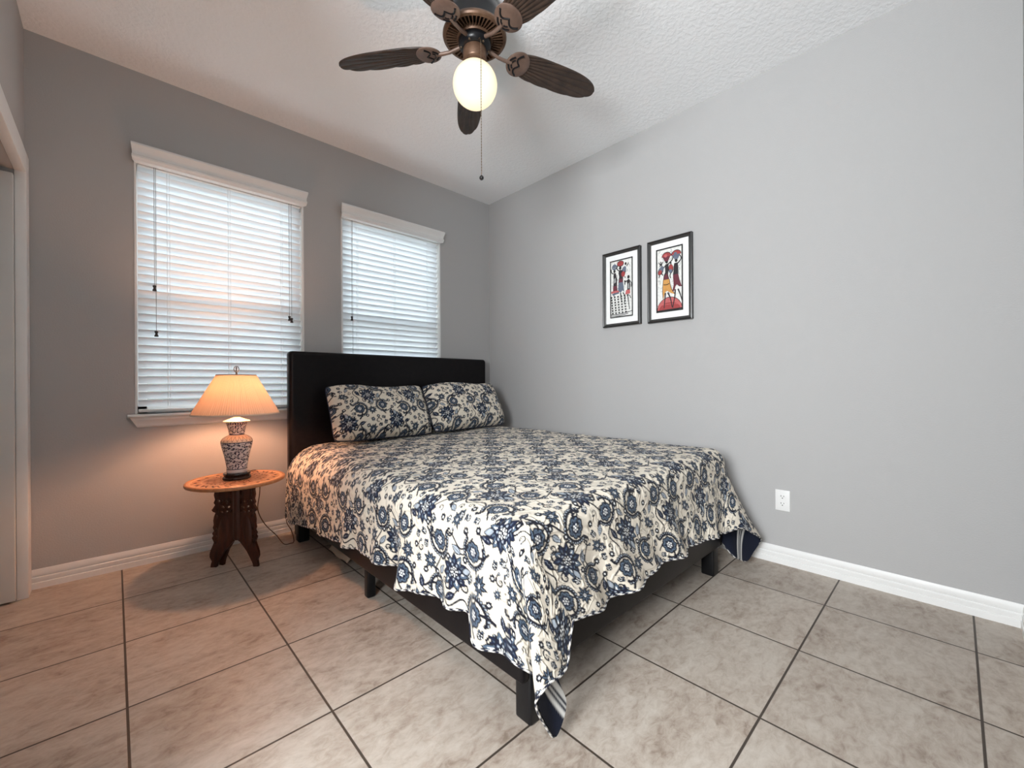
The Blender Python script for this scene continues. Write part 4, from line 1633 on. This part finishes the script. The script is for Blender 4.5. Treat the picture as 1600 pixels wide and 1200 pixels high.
def build_fan():
    root = thing('ceiling_fan', 'dark bronze ceiling fan with five palm leaf blades and a lit globe', 'ceiling fan', (FX, FY, ROOM_H))
    c = (FX, FY, 0)
    m = MB()
    m.lathe([(0.055, 2.7595), (0.080, 2.7595), (0.088, 2.745), (0.092, 2.70), (0.100, 2.67), (0.112, 2.645), (0.118, 2.62), (0.122, 2.580), (0.128, 2.566), (0.10, 2.560)], c, 56)
    m.build('motor_housing', M['fan_dark'], root, smooth=True, angle=35)['label'] = 'black bell shaped motor housing'
    # vented flange: rings and radial fins
    m = MB()
    m.lathe([(0.118, 2.566), (0.136, 2.563), (0.141, 2.556), (0.142, 2.548), (0.138, 2.541), (0.127, 2.538), (0.1245, 2.541), (0.1245, 2.552), (0.118, 2.556)], c, 72, cap0=False, cap1=False)
    m.lathe([(0.062, 2.556), (0.062, 2.532), (0.076, 2.530), (0.080, 2.536), (0.080, 2.552)], c, 56, cap0=False, cap1=False)
    nf = 46
    for k in range(nf):
        a = 2 * PI * k / nf
        d, t = Vector((math.cos(a), math.sin(a), 0)), Vector((-math.sin(a), math.cos(a), 0))
        p0, p1 = Vector(c) + d * 0.077, Vector(c) + d * 0.1265
        w0, w1 = 0.0014, 0.0022
        vs = [p0 - t * w0, p0 + t * w0, p1 + t * w1, p1 - t * w1]
        vs = [v + Vector((0, 0, z)) for z in (2.536, 2.551) for v in vs]
        m.add(vs, [(3, 2, 1, 0), (4, 5, 6, 7), (0, 1, 5, 4), (1, 2, 6, 5), (2, 3, 7, 6), (3, 0, 4, 7)])
    m.build('vent_ring', M['fan_bronze'], root, smooth=True, angle=35)['label'] = 'bronze ring with radial vent slots'
    m = MB()
    m.lathe([(0.03, 2.560), (0.120, 2.560), (0.120, 2.556), (0.03, 2.556)], c, 40)
    m.build('vent_shadow_plate', M['fan_dark'], root)
    m = MB()
    m.lathe([(0.030, 2.545), (0.068, 2.540), (0.073, 2.528), (0.072, 2.512), (0.064, 2.500), (0.054, 2.494), (0.040, 2.492)], c, 40)
    hub = m.build('switch_housing', M['fan_dark'], root, smooth=True, angle=40)
    for k in range(6):
        a = 2 * PI * k / 6 + 0.5
        m = MB()
        m.lathe([(0.0005, -0.006), (0.004, -0.005), (0.0055, 0.0), (0.004, 0.004)], (FX + 0.060 * math.cos(a), FY + 0.060 * math.sin(a), 2.500), 10)
        m.build('screw', M['chain'], hub, smooth=True)
    m = MB()
    m.lathe([(0.040, 2.496), (0.0515, 2.494), (0.0525, 2.490), (0.0525, 2.446), (0.050, 2.442), (0.047, 2.440), (0.047, 2.430), (0.054, 2.420), (0.058, 2.410), (0.056, 2.407), (0.050, 2.412), (0.043, 2.422)], c, 48)
    m.build('light_fitter', M['fan_bronze'], root, smooth=True, angle=40)['label'] = 'bronze light fitter cup'
    zc, rg = 2.338, 0.0985
    m = MB()
    prof = [(0.042, 2.426), (0.043, 2.420)] + [(rg * math.sin(t), zc + rg * 0.99 * math.cos(t)) for t in np.linspace(0.50, PI - 0.02, 40)]
    m.lathe(prof, c, 64, cap0=False)
    m.build('globe', M['globe'], root, smooth=True, angle=80)['label'] = 'lit round opal glass globe'
    # pull chain hanging on the camera side of the globe, clear of the glass
    dx, dy = -0.42, -0.907
    m = MB()
    off = [(0.050, 2.500), (0.070, 2.492), (0.092, 2.478), (0.104, 2.455), (0.106, 2.42), (0.106, 2.36), (0.106, 1.888)]
    pts = [(FX + dx * r, FY + dy * r, z) for r, z in off]
    path = []
    for i in range(len(pts) - 1):
        a, b = Vector(pts[i]), Vector(pts[i + 1])
        n = max(2, int((b - a).length / 0.006))
        path += [a.lerp(b, k / n) for k in range(n)]
    path.append(Vector(pts[-1]))
    m.tube(path, [0.0019 if k % 2 else 0.0009 for k in range(len(path))], 6)
    ch = m.build('pull_chain', M['chain'], root, smooth=True)
    m = MB()
    x, y = FX + dx * 0.106, FY + dy * 0.106
    m.lathe([(0.0005, -0.0095), (0.005, -0.008), (0.0085, -0.004), (0.0095, 0.001), (0.008, 0.006), (0.004, 0.0095), (0.002, 0.013)], (x, y, 1.874), 16)
    m.build('chain_knob', M['black_gloss'], ch, smooth=True)['label'] = 'small black ball on the pull chain'
    # blades
    A0 = math.radians(55.3)
    for k in range(5):
        a = A0 + 2 * PI * k / 5
        R = Matrix.Rotation(a, 4, 'Z') @ Matrix.Rotation(math.radians(FAN_PITCH), 4, 'X')
        Tm = Matrix.Translation((FX, FY, 2.508)) @ R

        def w(x):                                        # half width of the leaf along its length
            t = (x - 0.165) / (0.655 - 0.165)
            t = min(max(t, 0), 1)
            return 0.078 * (math.sin(PI * (0.14 + 0.86 * t) ** 1.0 * 0.98) ** 0.62) * (1.0 if t < 0.97 else 1.0) + 0.0
        nl, nw = 150, 61
        V = np.zeros((nl, nw, 3))
        x0, x1 = 0.168, 0.655
        for i in range(nl):
            t = 0.5 - 0.5 * math.cos(PI * i / (nl - 1))
            x = x0 + (x1 - x0) * t
            # palm leaf outline: rounded root, widest past the middle, rounded tip
            hw = 0.074 * (max(1 - abs(2 * t - 1) ** 3.4, 0.0)) ** 0.5 * (0.88 + 0.22 * t - 0.24 * t * t)
            for j in range(nw):
                s = 2 * j / (nw - 1) - 1
                V[i, j] = (x, s * hw, 0)
        fan_a = np.arctan2(V[..., 1], V[..., 0] - 0.085)
        rib = np.abs(np.sin(fan_a * 46)) ** 0.7
        fade = np.clip((V[..., 0] - 0.20) * 12, 0, 1)
        zlow = -0.0032 - 0.0042 * rib * fade
        Lw = np.concatenate([V.reshape(-1, 3)])
        low, hi = V.copy(), V.copy()
        low[..., 2] = zlow
        hi[..., 2] = 0.0028
        low[:, (0, -1), 2] = -0.0015
        hi[:, (0, -1), 2] = 0.0
        VV = np.concatenate([low.reshape(-1, 3), hi.reshape(-1, 3)])
        Mx = np.array(Tm)
        VV = VV @ Mx[:3, :3].T + Mx[:3, 3]
        q = grid_quads(nl, nw)
        n = nl * nw
        i0 = np.arange(nl - 1) * nw
        e1 = np.stack([i0, i0 + nw, i0 + nw + n, i0 + n], 1)
        e2 = np.stack([i0 + nw - 1, i0 + n + nw - 1, i0 + n + 2 * nw - 1, i0 + 2 * nw - 1], 1)
        j0 = np.arange(nw - 1)
        e3 = np.stack([j0, j0 + n, j0 + n + 1, j0 + 1], 1)
        l0 = (nl - 1) * nw + j0
        e4 = np.stack([l0, l0 + 1, l0 + n + 1, l0 + n], 1)
        bl = np_mesh('blade', VV, np.concatenate([q[:, ::-1], q + n, e1, e2, e3, e4]), M['blade'], root)
        # bracket: arm and shell shaped cap with a scalloped cut
        m = MB()

        def P(x, y, z):
            return Tm @ Vector((x, y, z))
        arm = [Matrix.Translation((FX, FY, 0)) @ Matrix.Rotation(a, 4, 'Z') @ Vector((x, 0, z)) for x, z in ((0.060, 2.518), (0.085, 2.510), (0.115, 2.500), (0.150, 2.497))]
        m.tube(arm + [P(0.180, 0, -0.010)], [0.0085, 0.008, 0.0075, 0.008, 0.009], 10)
        cxc = 0.215
        rim = []
        nk = 48
        for q_ in range(nk):
            t = 2 * PI * q_ / nk
            rim.append((cxc + 0.056 * math.cos(t), 0.062 * math.sin(t) * (1 + 0.05 * math.cos(t))))
        vs = []
        for rs, z in ((1.0, -0.0045), (1.0, -0.0085), (0.93, -0.0115), (0.6, -0.0135), (0.02, -0.0145)):
            for p in rim:
                vs.append(P(cxc + (p[0] - cxc) * rs, p[1] * rs, z))
        m.add(vs, [(i * nk + j, i * nk + (j + 1) % nk, (i + 1) * nk + (j + 1) % nk, (i + 1) * nk + j) for i in range(4) for j in range(nk)] + [tuple(range(nk))])
        br = m.build('blade_bracket', M['fan_cap'], bl, smooth=True, angle=50)
        br['label'] = 'copper coloured shell shaped blade bracket'
        # dark pierced scallop lines, sunk grooves shown as thin dark inlays
        m = MB()

        def inlay(path, wd):
            m.tube([P(x, y, -0.0128) for x, y in path], wd, 6)
        two = [(0.205 + 0.016 * abs(math.sin(t * PI * 2)) - 0.004, y) for t, y in zip(np.linspace(0, 1, 25), np.linspace(-0.050, 0.050, 25))]
        inlay([(0.222 - 0.020 * abs(math.sin(PI * (y + 0.052) / 0.052)), y) for y in np.linspace(-0.052, 0.052, 33)], 0.0046)
        for s in (1, -1):
            inlay([(0.170, s * 0.010), (0.176, s * 0.022), (0.188, s * 0.034)], 0.0042)
            inlay([(0.183, s * 0.005), (0.186, s * 0.013), (0.194, s * 0.020)], 0.0040)
        m.build('scallop_slots', M['fan_dark'], br, smooth=True) if False else m.build('scallop_slots', M['fan_dark'], bl, smooth=True)
    return root


FAN_PITCH = -12.0
build_fan()

# ------------------------------------------------------------------ pictures
ART = {}
for nm, colr in dict(paper=(0.78, 0.78, 0.75), ink=(0.018, 0.017, 0.018), red=(0.34, 0.055, 0.055), rose=(0.50, 0.125, 0.125), maroon=(0.135, 0.030, 0.045), ochre=(0.60, 0.30, 0.085), slate=(0.125, 0.150, 0.205), grey=(0.33, 0.34, 0.34), charcoal=(0.030, 0.024, 0.028)).items():
    ART[nm] = plain('art_' + nm, colr, 0.8, vary=0.10, vary_scale=60)
ART_KEYS = list(ART)


class Art:
    """flat shapes in picture coordinates u (0 left..1 right), v (0 bottom..1 top), stacked a hair apart"""

    def __init__(self, y0, y1, z0, z1, x):
        self.m = MB()
        self.y0, self.y1, self.z0, self.z1, self.x = y0, y1, z0, z1, x
        self.k = 0

    def pt(self, u, v):
        return (self.x - 0.00004 * self.k, self.y0 + (self.y1 - self.y0) * u, self.z0 + (self.z1 - self.z0) * v)

    def poly(self, pts, key):
        self.k += 1
        tri = tessellate_polygon([[Vector((p[0], p[1], 0)) for p in pts]])
        self.m.add([self.pt(*p) for p in pts], [tuple(t) for t in tri], ART_KEYS.index(key))

    def ell(self, u, v, ru, rv, key, a0=0.0, a1=2 * PI, rot=0.0):
        pts = []
        for t in np.linspace(a0, a1, 25)[:-1 if a1 - a0 > 6.2 else None]:
            x, y = ru * math.cos(t), rv * math.sin(t)
            pts.append((u + x * math.cos(rot) - y * math.sin(rot) * 0.5, v + x * math.sin(rot) * 0.5 + y * math.cos(rot)))
        self.poly(pts, key)

    def line(self, pts, w, key, w1=None):
        q = interp_path(pts, max(8, 5 * len(pts))) if len(pts) > 2 else np.asarray(pts, float)
        asp = (self.z1 - self.z0) / abs(self.y1 - self.y0)
        d = np.gradient(q, axis=0)
        nx, ny = -d[:, 1] * asp, d[:, 0]
        L = np.hypot(nx, ny) + 1e-9
        ww = np.linspace(w, w1 if w1 is not None else w, len(q))
        a = np.stack([q[:, 0] + nx / L * ww / 2, q[:, 1] + ny / L * ww / 2 / asp], 1)
        b = np.stack([q[:, 0] - nx / L * ww / 2, q[:, 1] - ny / L * ww / 2 / asp], 1)
        self.k += 1
        n = len(q)
        vs = [self.pt(*p) for p in np.concatenate([a, b])]
        self.m.add(vs, [(i, i + 1, n + i + 1, n + i) for i in range(n - 1)], ART_KEYS.index(key))

    def border(self, w):
        asp = (self.z1 - self.z0) / abs(self.y1 - self.y0)
        h = w / asp
        for p in ([(0, 0), (1, 0), (1, h), (0, h)], [(0, 1 - h), (1, 1 - h), (1, 1), (0, 1)], [(0, 0), (w, 0), (w, 1), (0, 1)], [(1 - w, 0), (1, 0), (1, 1), (1 - w, 1)]):
            self.poly(p, 'ink')


def crackle(A, n, seed, v0=0.05, v1=0.97):
    r = random.Random(seed)
    for _ in range(n):
        u, v = r.uniform(0.08, 0.9), r.uniform(v0, v1)
        a = r.uniform(0, PI)
        L = r.uniform(0.03, 0.10)
        pts = [(u, v), (u + L * math.cos(a), v + L * 0.5 * math.sin(a)), (u + 1.7 * L * math.cos(a + 0.5), v + 0.8 * L * math.sin(a + 0.5))]
        pts = [(min(0.95, max(0.05, q[0])), min(0.97, max(0.03, q[1]))) for q in pts]
        A.line(pts, r.uniform(0.006, 0.014), r.choice(['grey', 'grey', 'slate']))


def art_hill(A):
    A.poly([(0, 0), (1, 0), (1, 1), (0, 1)], 'paper')
    crackle(A, 60, 3)
    A.ell(0.50, 0.025, 0.47, 0.205, 'ink', 0, PI)
    A.ell(0.50, 0.025, 0.455, 0.195, 'rose', 0, PI)
    A.ell(0.50, 0.025, 0.40, 0.12, 'red', 0, PI)
    A.line([(0.04, 0.11), (0.5, 0.115), (0.96, 0.10)], 0.02, 'rose')
    A.poly([(0.02, 0.012), (0.98, 0.022), (0.98, 0.040), (0.02, 0.034)], 'ink')
    for s, x, skirt, top in ((0, 0.37, 'ochre', 0.0), (1, 0.70, 'maroon', -0.005)):
        # legs
        if s == 0:
            A.line([(0.35, 0.30), (0.33, 0.20), (0.30, 0.06)], 0.055, 'charcoal', 0.03)
            A.line([(0.44, 0.30), (0.54, 0.20), (0.60, 0.06)], 0.055, 'charcoal', 0.03)
            A.poly([(0.27, 0.505), (0.50, 0.505), (0.56, 0.36), (0.71, 0.255), (0.55, 0.285), (0.46, 0.315), (0.40, 0.33), (0.33, 0.30), (0.27, 0.20), (0.245, 0.34)], 'ochre')
            A.line([(0.28, 0.43), (0.40, 0.424), (0.50, 0.435)], 0.028, 'ink')
            A.line([(0.27, 0.505), (0.245, 0.34), (0.26, 0.21)], 0.018, 'ink')
            A.line([(0.50, 0.505), (0.57, 0.36), (0.71, 0.255)], 0.018, 'ink')
            A.poly([(0.27, 0.505), (0.29, 0.57), (0.345, 0.62), (0.34, 0.70), (0.36, 0.745), (0.47, 0.75), (0.475, 0.66), (0.455, 0.58), (0.50, 0.505)], 'charcoal')
            A.poly([(0.29, 0.51), (0.30, 0.56), (0.40, 0.60), (0.45, 0.55), (0.48, 0.51)], 'maroon')
            A.line([(0.46, 0.74), (0.60, 0.79), (0.64, 0.84), (0.56, 0.885)], 0.042, 'charcoal', 0.03)
            A.line([(0.37, 0.73), (0.26, 0.68), (0.22, 0.64)], 0.036, 'charcoal', 0.028)
            A.ell(0.405, 0.785, 0.052, 0.030, 'ink')
            A.line([(0.41, 0.755), (0.41, 0.77)], 0.04, 'ink')
            hx, hy = 0.40, 0.865
        else:
            A.line([(0.72, 0.33), (0.70, 0.22), (0.62, 0.05)], 0.05, 'charcoal', 0.03)
            A.line([(0.82, 0.33), (0.90, 0.24), (0.965, 0.14)], 0.05, 'charcoal', 0.03)
            A.poly([(0.635, 0.56), (0.83, 0.56), (0.88, 0.46), (0.96, 0.36), (0.86, 0.365), (0.78, 0.40), (0.735, 0.38), (0.68, 0.31), (0.61, 0.30), (0.66, 0.40)], 'maroon')
            A.poly([(0.635, 0.56), (0.66, 0.62), (0.665, 0.69), (0.69, 0.735), (0.81, 0.735), (0.835, 0.66), (0.83, 0.56)], 'charcoal')
            A.line([(0.81, 0.72), (0.92, 0.77), (0.93, 0.81), (0.86, 0.86)], 0.042, 'charcoal', 0.03)
            A.ell(0.755, 0.775, 0.050, 0.030, 'ink')
            A.line([(0.76, 0.745), (0.76, 0.76)], 0.04, 'ink')
            hx, hy = 0.76, 0.865
        # fan shaped basket carried on the head
        A.ell(hx, hy - 0.005, 0.185, 0.075, 'ink', 0.0, PI, 0.0)
        A.ell(hx, hy - 0.005, 0.170, 0.064, 'red', 0.0, PI, 0.0)
        A.poly([(hx - 0.15, hy), (hx + 0.15, hy), (hx + 0.06, hy - 0.075), (hx - 0.06, hy - 0.075)], 'maroon' if s == 0 else 'slate')
        A.ell(hx - 0.03, hy + 0.012, 0.06, 0.025, 'rose' if s == 0 else 'slate')
    # children carried on the back, and their arms
    A.ell(0.175, 0.655, 0.125, 0.062, 'ink', 0, 2 * PI, 0.5)
    A.ell(0.20, 0.675, 0.11, 0.050, 'slate', 0, 2 * PI, 0.5)
    A.ell(0.15, 0.632, 0.075, 0.036, 'red', 0, 2 * PI, 0.4)
    A.line([(0.11, 0.79), (0.16, 0.755), (0.15, 0.72)], 0.032, 'charcoal')
    A.line([(0.27, 0.79), (0.22, 0.76), (0.21, 0.72)], 0.032, 'charcoal')
    A.line([(0.19, 0.80), (0.19, 0.74)], 0.034, 'ink')
    A.line([(0.12, 0.60), (0.13, 0.575), (0.11, 0.55)], 0.032, 'ink')
    A.line([(0.19, 0.61), (0.24, 0.60), (0.26, 0.575)], 0.032, 'ink')
    A.ell(0.56, 0.66, 0.095, 0.072, 'ink', 0, 2 * PI, -0.2)
    A.ell(0.565, 0.675, 0.080, 0.052, 'red', 0, 2 * PI, -0.2)
    A.ell(0.55, 0.625, 0.062, 0.030, 'slate')
    A.line([(0.55, 0.735), (0.57, 0.76)], 0.05, 'ink')
    A.line([(0.55, 0.59), (0.53, 0.55), (0.55, 0.515)], 0.034, 'ink')
    A.border(0.045)


def art_tiles(A):
    A.poly([(0, 0), (1, 0), (1, 1), (0, 1)], 'paper')
    crackle(A, 34, 8, 0.45)
    # dark left edge of the drawing only along its upper half
    # patterned ground: rows of little dark ticks
    for r in range(7):
        v = 0.36 - r * 0.047
        for cix in range(6 if r < 4 else 5):
            u = 0.06 + cix * 0.145 + 0.01 * r
            if u > 0.80 - 0.05 * (r % 2):
                continue
            A.poly([(u - 0.052, v + 0.015), (u + 0.040, v + 0.015), (u + 0.016, v - 0.014), (u - 0.018, v - 0.016)], 'ink')
        A.line([(0.03, v - 0.022), (0.5, v - 0.012 + 0.006 * (r % 2)), (0.86, v - 0.004)], 0.008, 'grey')
    for v in (0.04, 0.065):
        A.line([(0.03, v), (0.4, v - 0.012), (0.8, v + 0.012)], 0.022, 'charcoal')
    A.line([(0.70, 0.075), (0.97, 0.085)], 0.02, 'charcoal')
    # three standing figures
    A.line([(0.23, 0.46), (0.17, 0.40), (0.18, 0.37)], 0.04, 'ink', 0.02)
    A.poly([(0.14, 0.555), (0.31, 0.555), (0.33, 0.47), (0.13, 0.47)], 'maroon')
    A.poly([(0.05, 0.47), (0.42, 0.47), (0.42, 0.44), (0.05, 0.43)], 'rose')
    A.poly([(0.08, 0.425), (0.40, 0.44), (0.40, 0.415), (0.12, 0.395)], 'slate')
    A.poly([(0.145, 0.555), (0.16, 0.66), (0.15, 0.74), (0.19, 0.785), (0.26, 0.775), (0.31, 0.67), (0.31, 0.555)], 'charcoal')
    A.poly([(0.175, 0.60), (0.18, 0.68), (0.24, 0.70), (0.27, 0.62)], 'grey')
    A.ell(0.20, 0.815, 0.050, 0.028, 'ink')
    A.line([(0.17, 0.77), (0.07, 0.80), (0.05, 0.86)], 0.034, 'ink')
    A.ell(0.20, 0.885, 0.115, 0.05, 'slate')
    A.line([(0.10, 0.875), (0.20, 0.868), (0.31, 0.885)], 0.02, 'grey')

    A.line([(0.47, 0.42), (0.49, 0.32), (0.52, 0.26)], 0.045, 'ink', 0.025)
    A.line([(0.58, 0.42), (0.66, 0.34), (0.63, 0.22)], 0.040, 'ink', 0.025)
    A.poly([(0.38, 0.60), (0.58, 0.60), (0.63, 0.43), (0.55, 0.46), (0.47, 0.42), (0.36, 0.47)], 'slate')
    A.poly([(0.38, 0.60), (0.41, 0.70), (0.38, 0.77), (0.42, 0.82), (0.53, 0.81), (0.58, 0.70), (0.58, 0.60)], 'charcoal')
    A.poly([(0.40, 0.60), (0.41, 0.66), (0.55, 0.66), (0.57, 0.60)], 'maroon')
    A.ell(0.46, 0.848, 0.052, 0.028, 'ink')
    A.line([(0.41, 0.80), (0.31, 0.85), (0.34, 0.905)], 0.036, 'ink')
    A.ell(0.47, 0.925, 0.15, 0.052, 'ink')
    A.ell(0.47, 0.925, 0.135, 0.042, 'red')
    A.ell(0.62, 0.79, 0.10, 0.075, 'ink', 0, 2 * PI, 0.5)
    A.ell(0.64, 0.815, 0.085, 0.052, 'slate', 0, 2 * PI, 0.4)
    A.ell(0.59, 0.735, 0.080, 0.048, 'red')
    A.ell(0.70, 0.905, 0.042, 0.024, 'ink')
    A.line([(0.74, 0.86), (0.80, 0.89), (0.82, 0.915)], 0.03, 'ink')
    A.line([(0.66, 0.69), (0.69, 0.66)], 0.03, 'ink')

    A.line([(0.78, 0.36), (0.82, 0.24), (0.86, 0.115)], 0.036, 'ink', 0.022)
    A.line([(0.86, 0.36), (0.92, 0.30)], 0.030, 'ink')
    A.poly([(0.72, 0.45), (0.88, 0.45), (0.89, 0.385), (0.67, 0.375)], 'rose')
    A.poly([(0.76, 0.45), (0.77, 0.54), (0.75, 0.60), (0.80, 0.635), (0.87, 0.62), (0.90, 0.53), (0.88, 0.45)], 'charcoal')
    A.poly([(0.79, 0.47), (0.80, 0.55), (0.85, 0.57), (0.86, 0.47)], 'grey')
    A.ell(0.82, 0.668, 0.052, 0.029, 'ink')
    A.line([(0.77, 0.61), (0.67, 0.585), (0.66, 0.545)], 0.034, 'ink')
    A.line([(0.88, 0.60), (0.95, 0.55), (0.93, 0.49)], 0.026, 'ink')
    A.ell(0.665, 0.605, 0.03, 0.018, 'ink')
    A.border(0.040)


def build_picture(label, y0, y1, z0, z1, painter):
    """y0 is the end nearer the window, y1 nearer the camera"""
    root = thing('picture_frame', label, 'picture', (0.0, (y0 + y1) / 2, z0), 'framed pictures on the long wall')
    xd = -0.026
    fwid = 0.024
    m = MB()
    prof_o = [(0.0, 0.0, 0), (0.0, xd, 0), (0.006, xd - 0.002, 0), (0.010, xd, 1), (0.020, xd + 0.008, 1), (fwid, xd + 0.010, 0), (fwid, 0.0, 0)]
    ys, zs = (max(y0, y1), min(y0, y1)), (z0, z1)

    def corner(i, ins):
        ya, yb = ys
        return [(ya - ins, z0 + ins), (yb + ins, z0 + ins), (yb + ins, z1 - ins), (ya - ins, z1 - ins)][i]
    n = len(prof_o)
    vs = []
    for i in range(4):
        for ins, x, _ in prof_o:
            p = corner(i, ins)
            vs.append((x, p[0], p[1]))
    for i in range(4):
        for k in range(n - 1):
            m.add([vs[i * n + k], vs[((i + 1) % 4) * n + k], vs[((i + 1) % 4) * n + k + 1], vs[i * n + k + 1]], [(0, 1, 2, 3)], 1 if k in (2, 3, 4) and k != 2 else 0)
    m.build('frame', [M['frame_black'], M['frame_grey']], root)['label'] = 'black moulded frame'
    m = MB()
    ya, yb = ys
    m.box((-0.014, yb + fwid - 0.002, z0 + fwid - 0.002), (-0.010, ya - fwid + 0.002, z1 - fwid + 0.002))
    m.build('mat_board', M['mat_board'], root)
    ins, inz = 0.060, 0.064
    A = Art(ya - ins, yb + ins, z0 + inz, z1 - inz, -0.0141)
    painter(A)
    A.m.build('artwork', [ART[k] for k in ART_KEYS], root)


build_picture('black framed print of three figures over a ticked floor, nearer the window', -1.334, -1.640, 1.416, 1.962, art_tiles)
build_picture('black framed print of two women on a red hill, nearer the outlet', -1.696, -2.000, 1.410, 1.962, art_hill)


# ------------------------------------------------------------------ outlet
def build_outlet():
    y0, y1, z0, z1 = -2.450, -2.520, 0.294, 0.408
    yc, zc = (y0 + y1) / 2, (z0 + z1) / 2
    root = thing('wall_outlet', 'white double electrical outlet low on the grey wall', 'outlet', (0, yc, zc))
    m = MB()
    m.box((-0.0055, y1, z0), (0.0, y0, z1))
    m.build('cover_plate', M['plate'], root, bevel=0.0022, seg=3)
    for dz in (0.0195, -0.0195):
        m = MB()
        prof = [(0.0165 * math.cos(t), 0.0140 * max(-0.82, min(0.82, math.sin(t) * 1.05))) for t in np.linspace(0, 2 * PI, 33)[:-1]]
        vs = [(-0.0050, yc + p[0], zc + dz + p[1]) for p in prof] + [(-0.0078, yc + p[0], zc + dz + p[1]) for p in prof]
        L = len(prof)
        m.add(vs, [(i, (i + 1) % L, L + (i + 1) % L, L + i) for i in range(L)] + [tuple(range(L, 2 * L))])
        r = m.build('receptacle', M['plate'], root)
        m = MB()
        m.box((-0.0081, yc + 0.0055, zc + dz + 0.0005), (-0.0074, yc + 0.0082, zc + dz + 0.0095))
        m.box((-0.0081, yc - 0.0082, zc + dz + 0.0015), (-0.0074, yc - 0.0058, zc + dz + 0.0085))
        m.tube([(-0.0081, yc, zc + dz - 0.0062), (-0.0074, yc, zc + dz - 0.0062)], 0.0028, 12)
        m.build('slots', M['slot'], r)
    m = MB()
    m.tube([(-0.0070, yc, zc), (-0.0045, yc, zc)], 0.0028, 14)
    m.build('screw', M['plate'], root)


build_outlet()
